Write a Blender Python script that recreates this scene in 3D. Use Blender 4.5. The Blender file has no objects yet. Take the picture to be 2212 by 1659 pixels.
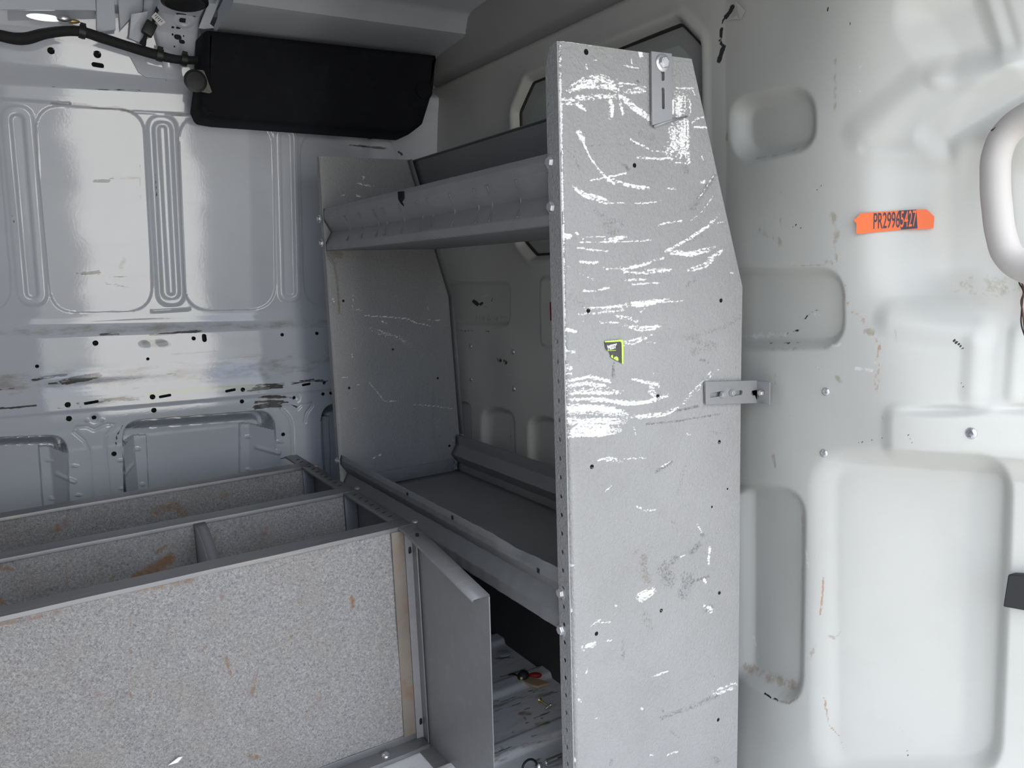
import bpy, bmesh, math, random
import numpy as np
from mathutils import Matrix, Vector
random.seed(7)
SC = bpy.context.scene
COL = SC.collection

# ------------------------------------------------------------------ camera
FPX = 1700.0
PP = np.array([1106.0, 829.5])
CAM = np.array([0.0, 0.0, 0.9])
def cam_axes():
    yd = np.array([30 - PP[0], 617 - PP[1], FPX]); s = -0.04
    b0 = yd[1] - s * yd[0]
    a = (-FPX * FPX - b0 * yd[1]) / (yd[0] + s * yd[1]); b = b0 + s * a
    xd = np.array([a, b, FPX]); xd /= np.linalg.norm(xd); yd = yd / np.linalg.norm(yd)
    zd = np.cross(xd, yd)
    if zd[1] > 0: zd = -zd
    return np.array([xd, yd, zd])
R = cam_axes()
def ray(x, y): return R @ np.array([x - PP[0], y - PP[1], FPX])
def on(px, py, ax, val):
    r = ray(px, py); return CAM + r * ((val - CAM[ax]) / r[ax])
def proj(p):
    c = (np.asarray(p) - CAM) @ R
    return PP[0] + FPX * c[..., 0] / c[..., 2], PP[1] + FPX * c[..., 1] / c[..., 2]
cd = bpy.data.cameras.new('camera'); cam = bpy.data.objects.new('camera', cd); COL.objects.link(cam)
cd.sensor_width = 36; cd.sensor_fit = 'HORIZONTAL'; cd.lens = FPX / 2212 * 36; cd.clip_start = 0.02
m = Matrix.Identity(4)
for i in range(3):
    m[i][0] = R[i, 0]; m[i][1] = -R[i, 1]; m[i][2] = -R[i, 2]; m[i][3] = CAM[i]
cam.matrix_world = m
SC.camera = cam
FLOOR = -0.06

# ------------------------------------------------------------------ materials
def nmat(name):
    mt = bpy.data.materials.new(name); mt.use_nodes = True
    nt = mt.node_tree; return mt, nt, nt.nodes['Principled BSDF']
def N(nt, t, **kw):
    n = nt.nodes.new(t)
    for k, v in kw.items(): setattr(n, k, v)
    return n
def noise(nt, scale, detail=3, rough=0.55, vec=None, dist=0.0):
    n = N(nt, 'ShaderNodeTexNoise'); n.inputs['Scale'].default_value = scale
    n.inputs['Detail'].default_value = detail; n.inputs['Roughness'].default_value = rough
    n.inputs['Distortion'].default_value = dist
    if vec is not None: nt.links.new(vec, n.inputs['Vector'])
    return n.outputs['Fac']
def mathn(nt, op, a, b=None, clamp=False):
    n = N(nt, 'ShaderNodeMath', operation=op); n.use_clamp = clamp
    for i, v in enumerate((a, b)):
        if v is None: continue
        if isinstance(v, (int, float)): n.inputs[i].default_value = v
        else: nt.links.new(v, n.inputs[i])
    return n.outputs[0]
def mrange(nt, v, a, b, c=0.0, d=1.0):
    n = N(nt, 'ShaderNodeMapRange'); nt.links.new(v, n.inputs[0])
    for i, x in enumerate((a, b, c, d)): n.inputs[i + 1].default_value = x
    return n.outputs[0]
def mixc(nt, fac, a, b):
    n = N(nt, 'ShaderNodeMix', data_type='RGBA')
    if isinstance(fac, (int, float)): n.inputs[0].default_value = fac
    else: nt.links.new(fac, n.inputs[0])
    for i, v in ((6, a), (7, b)):
        if isinstance(v, tuple): n.inputs[i].default_value = v if len(v) == 4 else v + (1,)
        else: nt.links.new(v, n.inputs[i])
    return n.outputs[2]
def coords(nt, sc=(1, 1, 1)):
    t = N(nt, 'ShaderNodeTexCoord'); mp = N(nt, 'ShaderNodeMapping')
    mp.inputs['Scale'].default_value = sc
    nt.links.new(t.outputs['Object'], mp.inputs['Vector']); return mp.outputs['Vector']
def bump(nt, bs, h, strength, dist=0.002):
    b = N(nt, 'ShaderNodeBump'); b.inputs['Strength'].default_value = strength; b.inputs['Distance'].default_value = dist
    nt.links.new(h, b.inputs['Height']); nt.links.new(b.outputs[0], bs.inputs['Normal']); return b
def G(v, t=(1, 1, 1)): return (v * t[0], v * t[1], v * t[2], 1)

def paint(name, col, rough=0.5, layers=(), bumpscale=None, bumpstr=0.1, bumpdist=0.001, var=0.08, metallic=0.0,
          grime=0.0, grimecol=(0.12, 0.10, 0.08, 1), fleck=0.0, spec=0.5, stretch=(1, 1, 1), coat=0.0, roughvar=0.0):
    """painted sheet: base colour with faint mottling, then wear layers that follow painted-on attributes"""
    mt, nt, bs = nmat(name)
    v = coords(nt); vs = coords(nt, stretch)
    c = mixc(nt, mrange(nt, noise(nt, 5, 5, 0.6, v), .3, .7), tuple(x * (1 - var) for x in col[:3]), tuple(min(1, x * (1 + var)) for x in col[:3]))
    if grime > 0:
        g = noise(nt, 16, 8, 0.7, vs)
        c = mixc(nt, mrange(nt, g, .52, .80, 0, grime), c, grimecol)
    if fleck > 0:
        c = mixc(nt, mrange(nt, noise(nt, 240, 4, .65, v, 2.0), .40, .62, 0, fleck), c, tuple(x * 1.45 for x in col[:3]))
        c = mixc(nt, mathn(nt, 'MULTIPLY', mrange(nt, noise(nt, 330, 5, .7, v, 2.0), .56, .66, 0, fleck * 1.4), mrange(nt, noise(nt, 7, 4, .6, v), .42, .62)), c, (.10, .095, .09))
    rsock = None
    for (attr, lc, sc, soft, opac, st) in layers:
        a = N(nt, 'ShaderNodeAttribute', attribute_name=attr).outputs['Fac']
        lv = coords(nt, st)
        n1 = noise(nt, sc, 8, 0.72, lv)
        s = mathn(nt, 'ADD', a, mathn(nt, 'MULTIPLY', mathn(nt, 'SUBTRACT', n1, 0.5), 3.2))
        mk = mrange(nt, s, 0.5 - soft, 0.5 + soft, 0, opac)
        mk = mathn(nt, 'MULTIPLY', mk, mrange(nt, a, 0.02, 0.2))
        c = mixc(nt, mk, c, lc)
        if rsock is None: rsock = mk
    nt.links.new(c, bs.inputs['Base Color'])
    bs.inputs['Roughness'].default_value = rough
    if roughvar:
        nt.links.new(mrange(nt, noise(nt, 9, 6, 0.7, vs), .35, .7, rough, rough + roughvar), bs.inputs['Roughness'])
    bs.inputs['Metallic'].default_value = metallic
    bs.inputs['Specular IOR Level'].default_value = spec
    bs.inputs['Coat Weight'].default_value = coat; bs.inputs['Coat Roughness'].default_value = 0.08
    if bumpscale:
        bump(nt, bs, noise(nt, bumpscale, 3, 0.5, v, 0.6), bumpstr, bumpdist)
    return mt

WHITE = (0.86, 0.85, 0.83, 1); DARK = (0.045, 0.042, 0.04, 1); RUST = (0.22, 0.09, 0.03, 1); DIRT = (0.20, 0.165, 0.12, 1)
M = {}
M['shelf'] = paint('grey_hammered_paint', (.276, .274, .270), .45,
    [('dirt', (.15, .12, .095, 1), 260, .25, .6, (1, 1, 1)), ('dark', (.10, .10, .105, 1), 300, .25, .8, (1, 1, 1)), ('white', WHITE, 300, .06, .95, (.6, 1, 1.2))],
    bumpscale=190, bumpstr=.75, bumpdist=.0026, fleck=.20, grime=.35, grimecol=(.2, .19, .18, 1))
M['tray'] = paint('grey_tray_paint', (.22, .22, .222), .42, [('white', (.6, .58, .55, 1), 200, .1, .8, (1, .5, 1)), ('dark', (.02, .02, .02, 1), 120, .1, .95, (1, 1, 1))],
    bumpscale=60, bumpstr=.06, grime=.55, grimecol=(.30, .29, .275, 1), stretch=(2, .6, 2))
M['bin'] = paint('grey_bin_steel', (.20, .20, .205), .38, [('white', (.5, .48, .45, 1), 160, .2, .7, (1, 1, 1)), ('dark', (.05, .05, .055, 1), 90, .25, .7, (3, 3, .8))],
    bumpscale=40, bumpstr=.05, grime=.55, grimecol=(.31, .29, .27, 1), stretch=(.8, 2, 2))
M['lip'] = paint('worn_steel_lip', (.185, .185, .19), .36, bumpscale=50, bumpstr=.06, grime=.7, grimecol=(.33, .29, .24, 1), stretch=(.5, 3, 3), metallic=.25)
M['van'] = paint('van_grey_gloss_paint', (.535, .556, .60), .03,
    [('dirt', (.27, .24, .19, 1), 34, .3, .6, (.35, 1, 1.2)), ('lime', (.55, .56, .30, 1), 20, .4, .5, (.3, 1, 1)), ('dark', (.05, .045, .04, 1), 70, .1, .92, (.25, 1, 1.6))],
    bumpscale=160, bumpstr=.08, bumpdist=.0004, var=.03, grime=.10, grimecol=(.36, .34, .31, 1), stretch=(.5, 1, 2), roughvar=.03)
M['part'] = paint('moulded_grey_liner', (.545, .544, .510), .34,
    [('dirt', (.30, .235, .16, 1), 70, .25, .6, (1, 1, .6)), ('rust', (.40, .19, .09, 1), 150, .15, .65, (1, 1, .7)), ('dark', (.012, .012, .016, 1), 60, .08, .98, (1, 1, .8)),
     ('white', (.8, .8, .79, 1), 80, .2, .6, (1, 1, 1))],
    bumpscale=420, bumpstr=.10, bumpdist=.0006, var=.03, grime=.10, grimecol=(.40, .36, .30, 1))
M['cavity_shade'] = paint('unlit_cavity_shade', (.012, .012, .013), .9)  # near-black: the unlit inside of holes is put into the colour
M['liner'] = paint('headliner_grey', (.35, .36, .375), .8, bumpscale=300, bumpstr=.12, var=.05)
M['cove'] = paint('cove_trim_grey', (.34, .335, .33), .7, bumpscale=300, bumpstr=.1, var=.04)
M['black'] = paint('black_moulded_felt', (.0055, .006, .0085), .85, bumpscale=260, bumpstr=.4, var=.3, grime=.5, grimecol=(.02, .021, .022, 1), spec=.25)
M['blackplastic'] = paint('black_plastic', (.012, .012, .013), .5)
M['loom'] = paint('black_cloth_loom_tape', (.010, .010, .011), .8, bumpscale=180, bumpstr=.4)
M['zinc'] = paint('zinc_plated_steel', (.62, .62, .63), .28, metallic=.85, bumpscale=90, bumpstr=.08, grime=.3, grimecol=(.4, .38, .36, 1))
M['plate'] = paint('bare_bracket_steel', (.30, .30, .305), .38, [('rust', (.2, .1, .06, 1), 90, .2, .7, (1, 1, 1))], metallic=.4, bumpscale=60, bumpstr=.06, grime=.35, grimecol=(.25, .23, .22, 1))
M['handle'] = paint('warm_white_plastic', (.52, .492, .465), .5, bumpscale=300, bumpstr=.05, var=.03, grime=.12, grimecol=(.45, .40, .36, 1))
M['seam'] = paint('dark_seam', (.03, .027, .025), .8)
M['rubber'] = paint('black_rubber', (.015, .015, .017), .6, bumpscale=80, bumpstr=.3)
M['copper'] = paint('brown_wire', (.10, .04, .022), .5)
M['orange'] = paint('orange_label', (.90, .16, .035), .45, var=.05)
M['ink'] = paint('dark_ink', (.045, .035, .06), .5)
M['lime'] = paint('lime_print', (.55, .82, .10), .5)
M['stkblack'] = paint('black_print', (.055, .052, .055), .5, grime=.6, grimecol=(.12, .115, .11, 1))
M['whiteprint'] = paint('white_print', (.85, .85, .85), .5)
M['red'] = paint('red_label', (.30, .01, .012), .5)
M['wood'] = paint('split_wood', (.40, .30, .19), .75, bumpscale=40, bumpstr=.2, var=.25, stretch=(1, 6, 1))
M['brass'] = paint('yellow_zinc', (.50, .36, .16), .35, metallic=.8)
M['paper'] = paint('white_paper_tag', (.72, .71, .70), .7)
M['clear'] = paint('cloudy_plastic', (.45, .46, .48), .3)
M['pebble'] = paint('pebbled_foam', (.15, .14, .125), .8, [], bumpscale=500, bumpstr=.8, grime=.9, grimecol=(.08, .07, .06, 1))
def mk_glass():
    mt, nt, bs = nmat('tinted_partition_glass')
    bs.inputs['Base Color'].default_value = (.42, .46, .43, 1); bs.inputs['Roughness'].default_value = .08
    return mt
M['glass'] = mk_glass()
def mk_carpet():
    mt, nt, bs = nmat('grey_felt_carpet')
    v = coords(nt)
    f = noise(nt, 260, 6, .75, v, 1.0); f2 = noise(nt, 700, 3, .7, v, 1.5); b = noise(nt, 9, 4, .6, v)
    c = mixc(nt, mrange(nt, f, .36, .64), (.130, .138, .160), (.53, .51, .485))
    c = mixc(nt, mrange(nt, f2, .40, .60, 0, .5), c, (.29, .285, .28))
    c = mixc(nt, mrange(nt, b, .42, .72, 0, .28), c, (.31, .265, .21))
    a = N(nt, 'ShaderNodeAttribute', attribute_name='dirt').outputs['Fac']
    s = mathn(nt, 'ADD', a, mathn(nt, 'MULTIPLY', mathn(nt, 'SUBTRACT', noise(nt, 130, 5, .7, v), .5), 2.0))
    c = mixc(nt, mathn(nt, 'MULTIPLY', mrange(nt, s, .2, .9, 0, .8), mrange(nt, a, .02, .3)), c, (.27, .125, .04))
    nt.links.new(c, bs.inputs['Base Color']); bs.inputs['Roughness'].default_value = .95
    bs.inputs['Specular IOR Level'].default_value = .1
    bump(nt, bs, mathn(nt, 'ADD', f, f2), .55, .003)
    return mt
M['carpet'] = mk_carpet()
M['floor'] = paint('scuffed_white_floor', (.70, .70, .715), .4,
    [('dirt', (.24, .17, .10, 1), 60, .3, .8, (.4, 1.4, 1)), ('dark', (.06, .055, .05, 1), 90, .12, .8, (.3, 2, 1))],
    bumpscale=30, bumpstr=.06, var=.05, grime=.75, grimecol=(.30, .265, .22, 1), stretch=(1.2, 5, 1))
M['floorrib'] = M['floor']

# ------------------------------------------------------------------ object helpers
def tag(o, label=None, cat=None, group=None, kind=None):
    if label: o['label'] = label
    if cat: o['category'] = cat
    if group: o['group'] = group
    if kind: o['kind'] = kind
    return o
def empty(name, loc, label, cat, group=None):
    o = bpy.data.objects.new(name, None); COL.objects.link(o); o.location = loc; o.empty_display_size = .02
    return tag(o, label, cat, group)
def wloc(p):
    l = Vector((0, 0, 0))
    while p is not None: l += Vector(p.location); p = p.parent
    return l
def link(name, me, mat, parent=None, smooth=None, loc=None):
    """mesh in world coordinates -> object under parent (its origin moved to loc or the parent's)"""
    o = bpy.data.objects.new(name, me); COL.objects.link(o)
    for mm in (mat if isinstance(mat, (list, tuple)) else [mat]): me.materials.append(mm)
    base = wloc(parent)
    org = Vector(loc) if loc is not None else base
    if org.length > 0: me.transform(Matrix.Translation(-org))
    o.location = org - base
    if parent: o.parent = parent
    if smooth is not None:
        me.polygons.foreach_set('use_smooth', [True] * len(me.polygons)); me.set_sharp_from_angle(angle=math.radians(smooth))
    me.update(); return o
def bm_obj(name, bm, mat, parent=None, smooth=35, loc=None):
    bmesh.ops.recalc_face_normals(bm, faces=bm.faces)
    me = bpy.data.meshes.new(name); bm.to_mesh(me); bm.free()
    return link(name, me, mat, parent, smooth, loc)
def box_bm(bm, lo, hi, bev=0.0, mtx=None):
    r = bmesh.ops.create_cube(bm, size=1); vs = r['verts']
    for v in vs:
        v.co = Vector([lo[i] + (v.co[i] + .5) * (hi[i] - lo[i]) for i in range(3)])
    if bev:
        es = list({e for v in vs for e in v.link_edges})
        rr = bmesh.ops.bevel(bm, geom=es, offset=bev, segments=2, affect='EDGES', profile=.5)
        vs = list({v for f in rr['faces'] for v in f.verts} | {v for v in vs if v.is_valid})
    if mtx is not None: bmesh.ops.transform(bm, matrix=mtx, verts=vs)
    return vs
def frame(origin, n, up=(0, 0, 1)):
    n = Vector(n).normalized(); u = Vector(up)
    if abs(u.dot(n)) > .95: u = Vector((1, 0, 0))
    x = u.cross(n).normalized(); y = n.cross(x)
    mm = Matrix((x, y, n)).transposed().to_4x4(); mm.translation = Vector(origin); return mm
def lathe_bm(bm, prof, mtx, seg=20, r0=0.0):
    rings = []
    for (r, z) in prof:
        rings.append([bm.verts.new(mtx @ Vector((r * math.cos(2 * math.pi * k / seg + r0), r * math.sin(2 * math.pi * k / seg + r0), z))) for k in range(seg)])
    for a, b in zip(rings, rings[1:]):
        for k in range(seg): bm.faces.new((a[k], a[(k + 1) % seg], b[(k + 1) % seg], b[k]))
    bm.faces.new(rings[0][::-1]); bm.faces.new(rings[-1])
def hexbolt(name, p, n, parent, r=.0075, washer=True, rot=.3):
    bm = bmesh.new(); mt = frame(p, n)
    if washer: lathe_bm(bm, [(r * 1.45, -.0005), (r * 1.45, .0012), (r * 1.2, .002)], mt, 24)
    lathe_bm(bm, [(r, .0008), (r, .0052), (r * .86, .0066)], mt, 6, rot)
    lathe_bm(bm, [(r * .62, .0064), (r * .55, .0069)], mt, 18)
    return bm_obj(name, bm, M['zinc'], parent, 30, loc=p)
def roundhead(name, p, n, parent, r, h, mat='zinc', label=None):
    bm = bmesh.new(); mt = frame(p, n)
    pr = [(r, -.001), (r, .0008)] + [(r * math.cos(a), .0008 + h * math.sin(a)) for a in (.3, .6, .9, 1.2, 1.45)]
    lathe_bm(bm, pr, mt, 24)
    for k in range(3):   # the raised head marks
        a = k * 2.09 + .4
        box_bm(bm, (-r * .12, -r * .3, h * .95), (r * .12, r * .3, h * 1.06 + .0008), 0, mt @ Matrix.Rotation(a, 4, 'Z') @ Matrix.Translation((r * .45, 0, 0)))
    o = bm_obj(name, bm, M[mat], parent, 40, loc=p)
    if label: o['label'] = label
    return o
def tube(name, pts, rad, mat, parent=None, res=10, radii=None, loc=None, cyclic=False):
    cu = bpy.data.curves.new(name, 'CURVE'); cu.dimensions = '3D'; cu.bevel_depth = rad; cu.bevel_resolution = 4; cu.resolution_u = res; cu.use_fill_caps = True
    sp = cu.splines.new('BEZIER'); sp.bezier_points.add(len(pts) - 1); sp.use_cyclic_u = cyclic
    for i, (b, p) in enumerate(zip(sp.bezier_points, pts)):
        b.co = p; b.handle_left_type = b.handle_right_type = 'AUTO'
        if radii: b.radius = radii[i]
    return curve_obj(name, cu, mat, parent, loc=loc)
def curve_obj(name, cu, mat, parent=None, mtx=None, smooth=40, loc=None):
    t = bpy.data.objects.new('tmp', cu); COL.objects.link(t)
    dg = bpy.context.evaluated_depsgraph_get(); dg.update()
    me = bpy.data.meshes.new_from_object(t.evaluated_get(dg)); bpy.data.objects.remove(t); bpy.data.curves.remove(cu)
    me.materials.clear()
    if mtx is not None: me.transform(mtx)
    me.name = name
    return link(name, me, mat, parent, smooth, loc)
def circ(cx, cy, r, n=14): return [(cx + r * math.cos(2 * math.pi * k / n), cy + r * math.sin(2 * math.pi * k / n)) for k in range(n)]
def slot(cx, cy, l, r, ang=0, n=7):
    c, s = math.cos(ang), math.sin(ang); o = []
    for side in (1, -1):
        for k in range(n + 1):
            a = (-math.pi / 2 + math.pi * k / n) if side == 1 else (math.pi / 2 + math.pi * k / n)
            x, y = side * l / 2 + r * math.cos(a), r * math.sin(a)
            o.append((cx + x * c - y * s, cy + x * s + y * c))
    return o
def plate(name, outer, holes, t, mtx, mat, parent=None, bev=0.0, loc=None):
    """sheet with real holes: outline in a plane (u, v), thickness t each side along the plane's normal"""
    cu = bpy.data.curves.new(name, 'CURVE'); cu.dimensions = '2D'; cu.fill_mode = 'BOTH'; cu.extrude = t / 2; cu.bevel_depth = bev
    for poly in [outer] + list(holes):
        sp = cu.splines.new('POLY'); sp.points.add(len(poly) - 1); sp.use_cyclic_u = True
        for q, p in zip(sp.points, poly): q.co = (p[0], p[1], 0, 1)
    return curve_obj(name, cu, mat, parent, mtx, 30, loc)
def axes(u, v, o=(0, 0, 0)):
    u = Vector(u); v = Vector(v); n = u.cross(v); mm = Matrix((u, v, n)).transposed().to_4x4(); mm.translation = Vector(o); return mm
def text_obj(name, s, mtx, mat, parent, size=1.0, sx=1.0, shear=0.0, ext=.0001, bold=0.0):
    cu = bpy.data.curves.new(name, 'FONT'); cu.body = s; cu.size = size; cu.extrude = ext; cu.shear = shear; cu.offset = bold
    cu.align_x = 'CENTER'; cu.align_y = 'CENTER'
    return curve_obj(name, cu, mat, parent, mtx @ Matrix.Diagonal((sx, 1, 1, 1)))
def sheet(name, prof, y0, y1, t, mat, parent, ny=24, jit=0.0, attr=None, axis='Y', loc=None):
    """folded strip: profile (X, z) swept along Y (or along X with profile (Y, z)), given a thickness"""
    P2 = []
    for a, b in zip(prof, prof[1:]):                      # extra points keep bends tight
        P2.append(a); P2.append((a[0] + (b[0] - a[0]) * .06, a[1] + (b[1] - a[1]) * .06)); P2.append((a[0] + (b[0] - a[0]) * .94, a[1] + (b[1] - a[1]) * .94))
    P2.append(prof[-1])
    bm = bmesh.new(); rows = []
    for k in range(ny + 1):
        y = y0 + (y1 - y0) * k / ny
        dx = jit * math.sin(k * 1.7) + jit * .6 * math.sin(k * .63 + 1)
        rows.append([bm.verts.new((p[0] + dx, y, p[1] + dx * .5) if axis == 'Y' else (y, p[0] + dx, p[1] + dx * .5)) for p in P2])
    for a, b in zip(rows, rows[1:]):
        for k in range(len(P2) - 1): bm.faces.new((a[k], a[k + 1], b[k + 1], b[k]))
    o = bm_obj(name, bm, mat, parent, 40, loc)
    sd = o.modifiers.new('thick', 'SOLIDIFY'); sd.thickness = t; sd.offset = 0
    return o

# ------------------------------------------------------------------ numpy sheet builder
def sm(x): x = np.clip(x, 0, 1); return x * x * (3 - 2 * x)
def fillet(poly, r):
    out = []; n = len(poly); P = [np.array(p, float) for p in poly]
    rs = r if isinstance(r, (list, tuple)) else [r] * n
    for i in range(n):
        a, b, c = P[i - 1], P[i], P[(i + 1) % n]; rr = rs[i]
        u = (a - b); lu = np.linalg.norm(u); u = u / lu; w = (c - b); lw = np.linalg.norm(w); w = w / lw
        ang = math.acos(np.clip(u @ w, -1, 1)); d = min(rr / max(math.tan(ang / 2), .05), lu * .48, lw * .48)
        p0, p1 = b + u * d, b + w * d
        for k in range(8):
            t = k / 7; out.append((1 - t) ** 2 * p0 + 2 * t * (1 - t) * b + t * t * p1)
    return np.array(out)
def sdpoly(X, Y, poly, margin=60):
    out = np.full(X.shape, 1e3); lo = poly.min(0) - margin; hi = poly.max(0) + margin
    m_ = (X > lo[0]) & (X < hi[0]) & (Y > lo[1]) & (Y < hi[1])
    x, y = X[m_], Y[m_]; d = np.full(x.shape, 1e9); ins = np.zeros(x.shape, bool); n = len(poly)
    for i in range(n):
        a, b = poly[i - 1], poly[i]; e = b - a; L = e @ e
        if L < 1e-12: continue
        t = np.clip(((x - a[0]) * e[0] + (y - a[1]) * e[1]) / L, 0, 1)
        d = np.minimum(d, (x - a[0] - t * e[0]) ** 2 + (y - a[1] - t * e[1]) ** 2)
        cr = (a[1] > y) != (b[1] > y)
        with np.errstate(divide='ignore', invalid='ignore'):
            xi = a[0] + (y - a[1]) * (b[0] - a[0]) / (b[1] - a[1] if b[1] != a[1] else 1e-12)
        ins ^= cr & (x < xi)
    out[m_] = np.where(ins, -1, 1) * np.sqrt(d); return out
def dline(X, Y, pts, margin=60):
    out = np.full(X.shape, 1e3); p = np.array(pts, float); lo = p.min(0) - margin; hi = p.max(0) + margin
    m_ = (X > lo[0]) & (X < hi[0]) & (Y > lo[1]) & (Y < hi[1]); x, y = X[m_], Y[m_]; d = np.full(x.shape, 1e9)
    if len(p) == 1: p = np.vstack([p, p + .01])
    for a, b in zip(p, p[1:]):
        e = b - a; L = max(e @ e, 1e-12); t = np.clip(((x - a[0]) * e[0] + (y - a[1]) * e[1]) / L, 0, 1)
        d = np.minimum(d, (x - a[0] - t * e[0]) ** 2 + (y - a[1] - t * e[1]) ** 2)
    out[m_] = np.sqrt(d); return out
RS = random.Random(11)
def strokes(X, Y, lst, split=0):
    """wear marks: (points, width, strength) with soft ends; split > 0 breaks a wide mark into bundles of thin fibres of that width"""
    A = np.zeros(X.shape)
    for pts, w, s in lst:
        if split and w > split * 1.5:
            n = max(2, int(w / split * 1.5)); P_ = np.array(pts, float)
            if len(P_) > 1:
                q = []
                for a, b in zip(P_, P_[1:]):
                    k = max(1, int(np.hypot(*(b - a)) / 9)); q += [a + (b - a) * t / k for t in range(k)]
                P_ = np.array(q + [P_[-1]]); T = np.gradient(P_, axis=0); T /= np.linalg.norm(T, axis=1)[:, None] + 1e-9
                Nn = np.stack([-T[:, 1], T[:, 0]], 1); m_ = len(P_)
                for _ in range(n):
                    o = RS.uniform(-.5, .5); cut = abs(o) * .9 * m_ * .5; i0 = int(RS.uniform(0, .25) * m_ + cut * RS.random()); i1 = m_ - int(RS.uniform(0, .25) * m_ + cut * RS.random())
                    if i1 - i0 < 2: i0, i1 = 0, m_
                    ph = RS.random() * 9; off = o * w * .9 + .12 * w * np.sin(np.arange(m_) * .7 + ph) * RS.random()
                    L_ = (P_ + Nn * off[:, None])[i0:i1]
                    d = dline(X, Y, L_, split + 8); A = np.maximum(A, min(1, s * RS.uniform(.95, 1.35)) * sm(1.25 - d / (split * RS.uniform(.35, .75)) * .9))
                A = np.maximum(A, s * .62 * sm(1.25 - dline(X, Y, pts, w + 8) / (w * .5) * .9)); continue
        d = dline(X, Y, pts, w + 8); A = np.maximum(A, s * sm(1.25 - d / (w * .5) * .9))
    return A
def Zm(ox, oy, k, lst): return [([(ox + a / k, oy + b / k) for a, b in pts], w / k, s) for pts, w, s in lst]
def grid_mesh(name, Pos, nu, nv, attrs, hole=None, flip=False):
    me = bpy.data.meshes.new(name); n = nu * nv
    me.vertices.add(n); me.vertices.foreach_set('co', Pos.reshape(-1).astype(np.float32))
    i, j = np.meshgrid(np.arange(nu - 1), np.arange(nv - 1), indexing='ij'); a = (i * nv + j).ravel()
    q = np.stack([a, a + nv, a + nv + 1, a + 1], 1)
    if flip: q = q[:, ::-1]
    nf = len(q); me.loops.add(nf * 4); me.polygons.add(nf)
    me.loops.foreach_set('vertex_index', q.ravel().astype(np.int32))
    me.polygons.foreach_set('loop_start', (np.arange(nf) * 4).astype(np.int32))
    me.polygons.foreach_set('use_smooth', np.ones(nf, bool))
    if hole is not None:
        me.polygons.foreach_set('material_index', hole.ravel()[q].all(1).astype(np.int32))
    me.update(calc_edges=True)
    for k, v in attrs.items():
        at = me.attributes.new(k, 'FLOAT', 'POINT'); at.data.foreach_set('value', v.ravel().astype(np.float32))
    me.set_sharp_from_angle(angle=math.radians(50))
    return me
def punch(U, V, holes, cell):
    """snap the grid to each hole's rim; returns new U, V, depth mask and rim mask. holes: (u, v, r[, du, dv])"""
    ins = np.zeros(U.shape, bool); fc = np.zeros(U.shape, bool)
    for h in holes:
        u, v, r = h[:3]; du, dv = (h[3], h[4]) if len(h) > 3 else (0, 0)
        L = du * du + dv * dv
        t = np.clip(((U - u) * du + (V - v) * dv) / L, -1, 1) if L > 0 else 0
        cx, cy = u + t * du, v + t * dv; d = np.hypot(U - cx, V - cy); c = min(cell * .6, r * .5)
        rim = np.abs(d - r) < c; k = np.where(rim, r / np.maximum(d, 1e-9), 1)
        U = np.where(rim, cx + (U - cx) * k, U); V = np.where(rim, cy + (V - cy) * k, V)
        inn = (d < r) & ~rim; ins |= inn; fc |= inn | rim
    return U, V, ins, fc

# ================================================================== LIGHT
w = bpy.data.worlds.new('overcast_daylight'); SC.world = w; w.use_nodes = True
nt = w.node_tree; bg = nt.nodes['Background']
tc = N(nt, 'ShaderNodeTexCoord'); sx = N(nt, 'ShaderNodeSeparateXYZ'); nt.links.new(tc.outputs['Generated'], sx.inputs[0])
gen = tc.outputs['Generated']
cl = noise(nt, 2.2, 5, .6, gen)
sky = mixc(nt, mrange(nt, cl, .38, .62), (.52, .66, .92), (.90, .91, .93))
hz = mathn(nt, 'ADD', sx.outputs[2], mathn(nt, 'MULTIPLY', mathn(nt, 'SUBTRACT', noise(nt, 6, 6, .7, gen), .5), .3))
far = mixc(nt, mrange(nt, noise(nt, 9, 4, .6, gen), .4, .6), (.35, .37, .36), (.85, .84, .80))
gnd = mixc(nt, mrange(nt, noise(nt, 3.0, 5, .6, gen), .46, .54), (.30, .305, .315), (.46, .455, .44))
lowr = mixc(nt, mrange(nt, sx.outputs[2], -.10, -.05), gnd, far)
env = mixc(nt, mrange(nt, hz, .04, .12), lowr, sky)
# bright wedge added outside the door, placed to mirror in the far wall's gloss
az = mathn(nt, 'DIVIDE', sx.outputs[0], mathn(nt, 'MULTIPLY', sx.outputs[1], -1.0))
az = mathn(nt, 'ADD', az, mathn(nt, 'MULTIPLY', mathn(nt, 'SUBTRACT', noise(nt, 9, 8, .72, gen), .5), .10))
bright_wedge = mathn(nt, 'MULTIPLY', mrange(nt, az, -.112, -.103), mrange(nt, az, .020, .011))
bright_wedge = mathn(nt, 'MULTIPLY', bright_wedge, mathn(nt, 'LESS_THAN', sx.outputs[1], 0.0))
bright_wedge = mathn(nt, 'MULTIPLY', bright_wedge, mrange(nt, sx.outputs[2], -.75, -.68))
env = mixc(nt, bright_wedge, env, (2.2, 2.15, 2.05))
nt.links.new(env, bg.inputs['Color'])
bg.inputs['Strength'].default_value = 3.4
DX0, DX1, DZ0, DZ1, DY = -.30, 1.40, FLOOR, 1.42, .30      # the side door's opening
ld = bpy.data.lights.new('door_portal', 'AREA'); ld.shape = 'RECTANGLE'; ld.size = DX1 - DX0; ld.size_y = DZ1 - DZ0
ld.cycles.is_portal = True
lo = bpy.data.objects.new('door_portal', ld); COL.objects.link(lo)
lo.location = ((DX0 + DX1) / 2, DY - .02, (DZ0 + DZ1) / 2); lo.rotation_euler = (math.radians(90), 0, 0)
SC.view_settings.view_transform = 'Standard'; SC.view_settings.look = 'None'; SC.view_settings.gamma = 1
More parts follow.
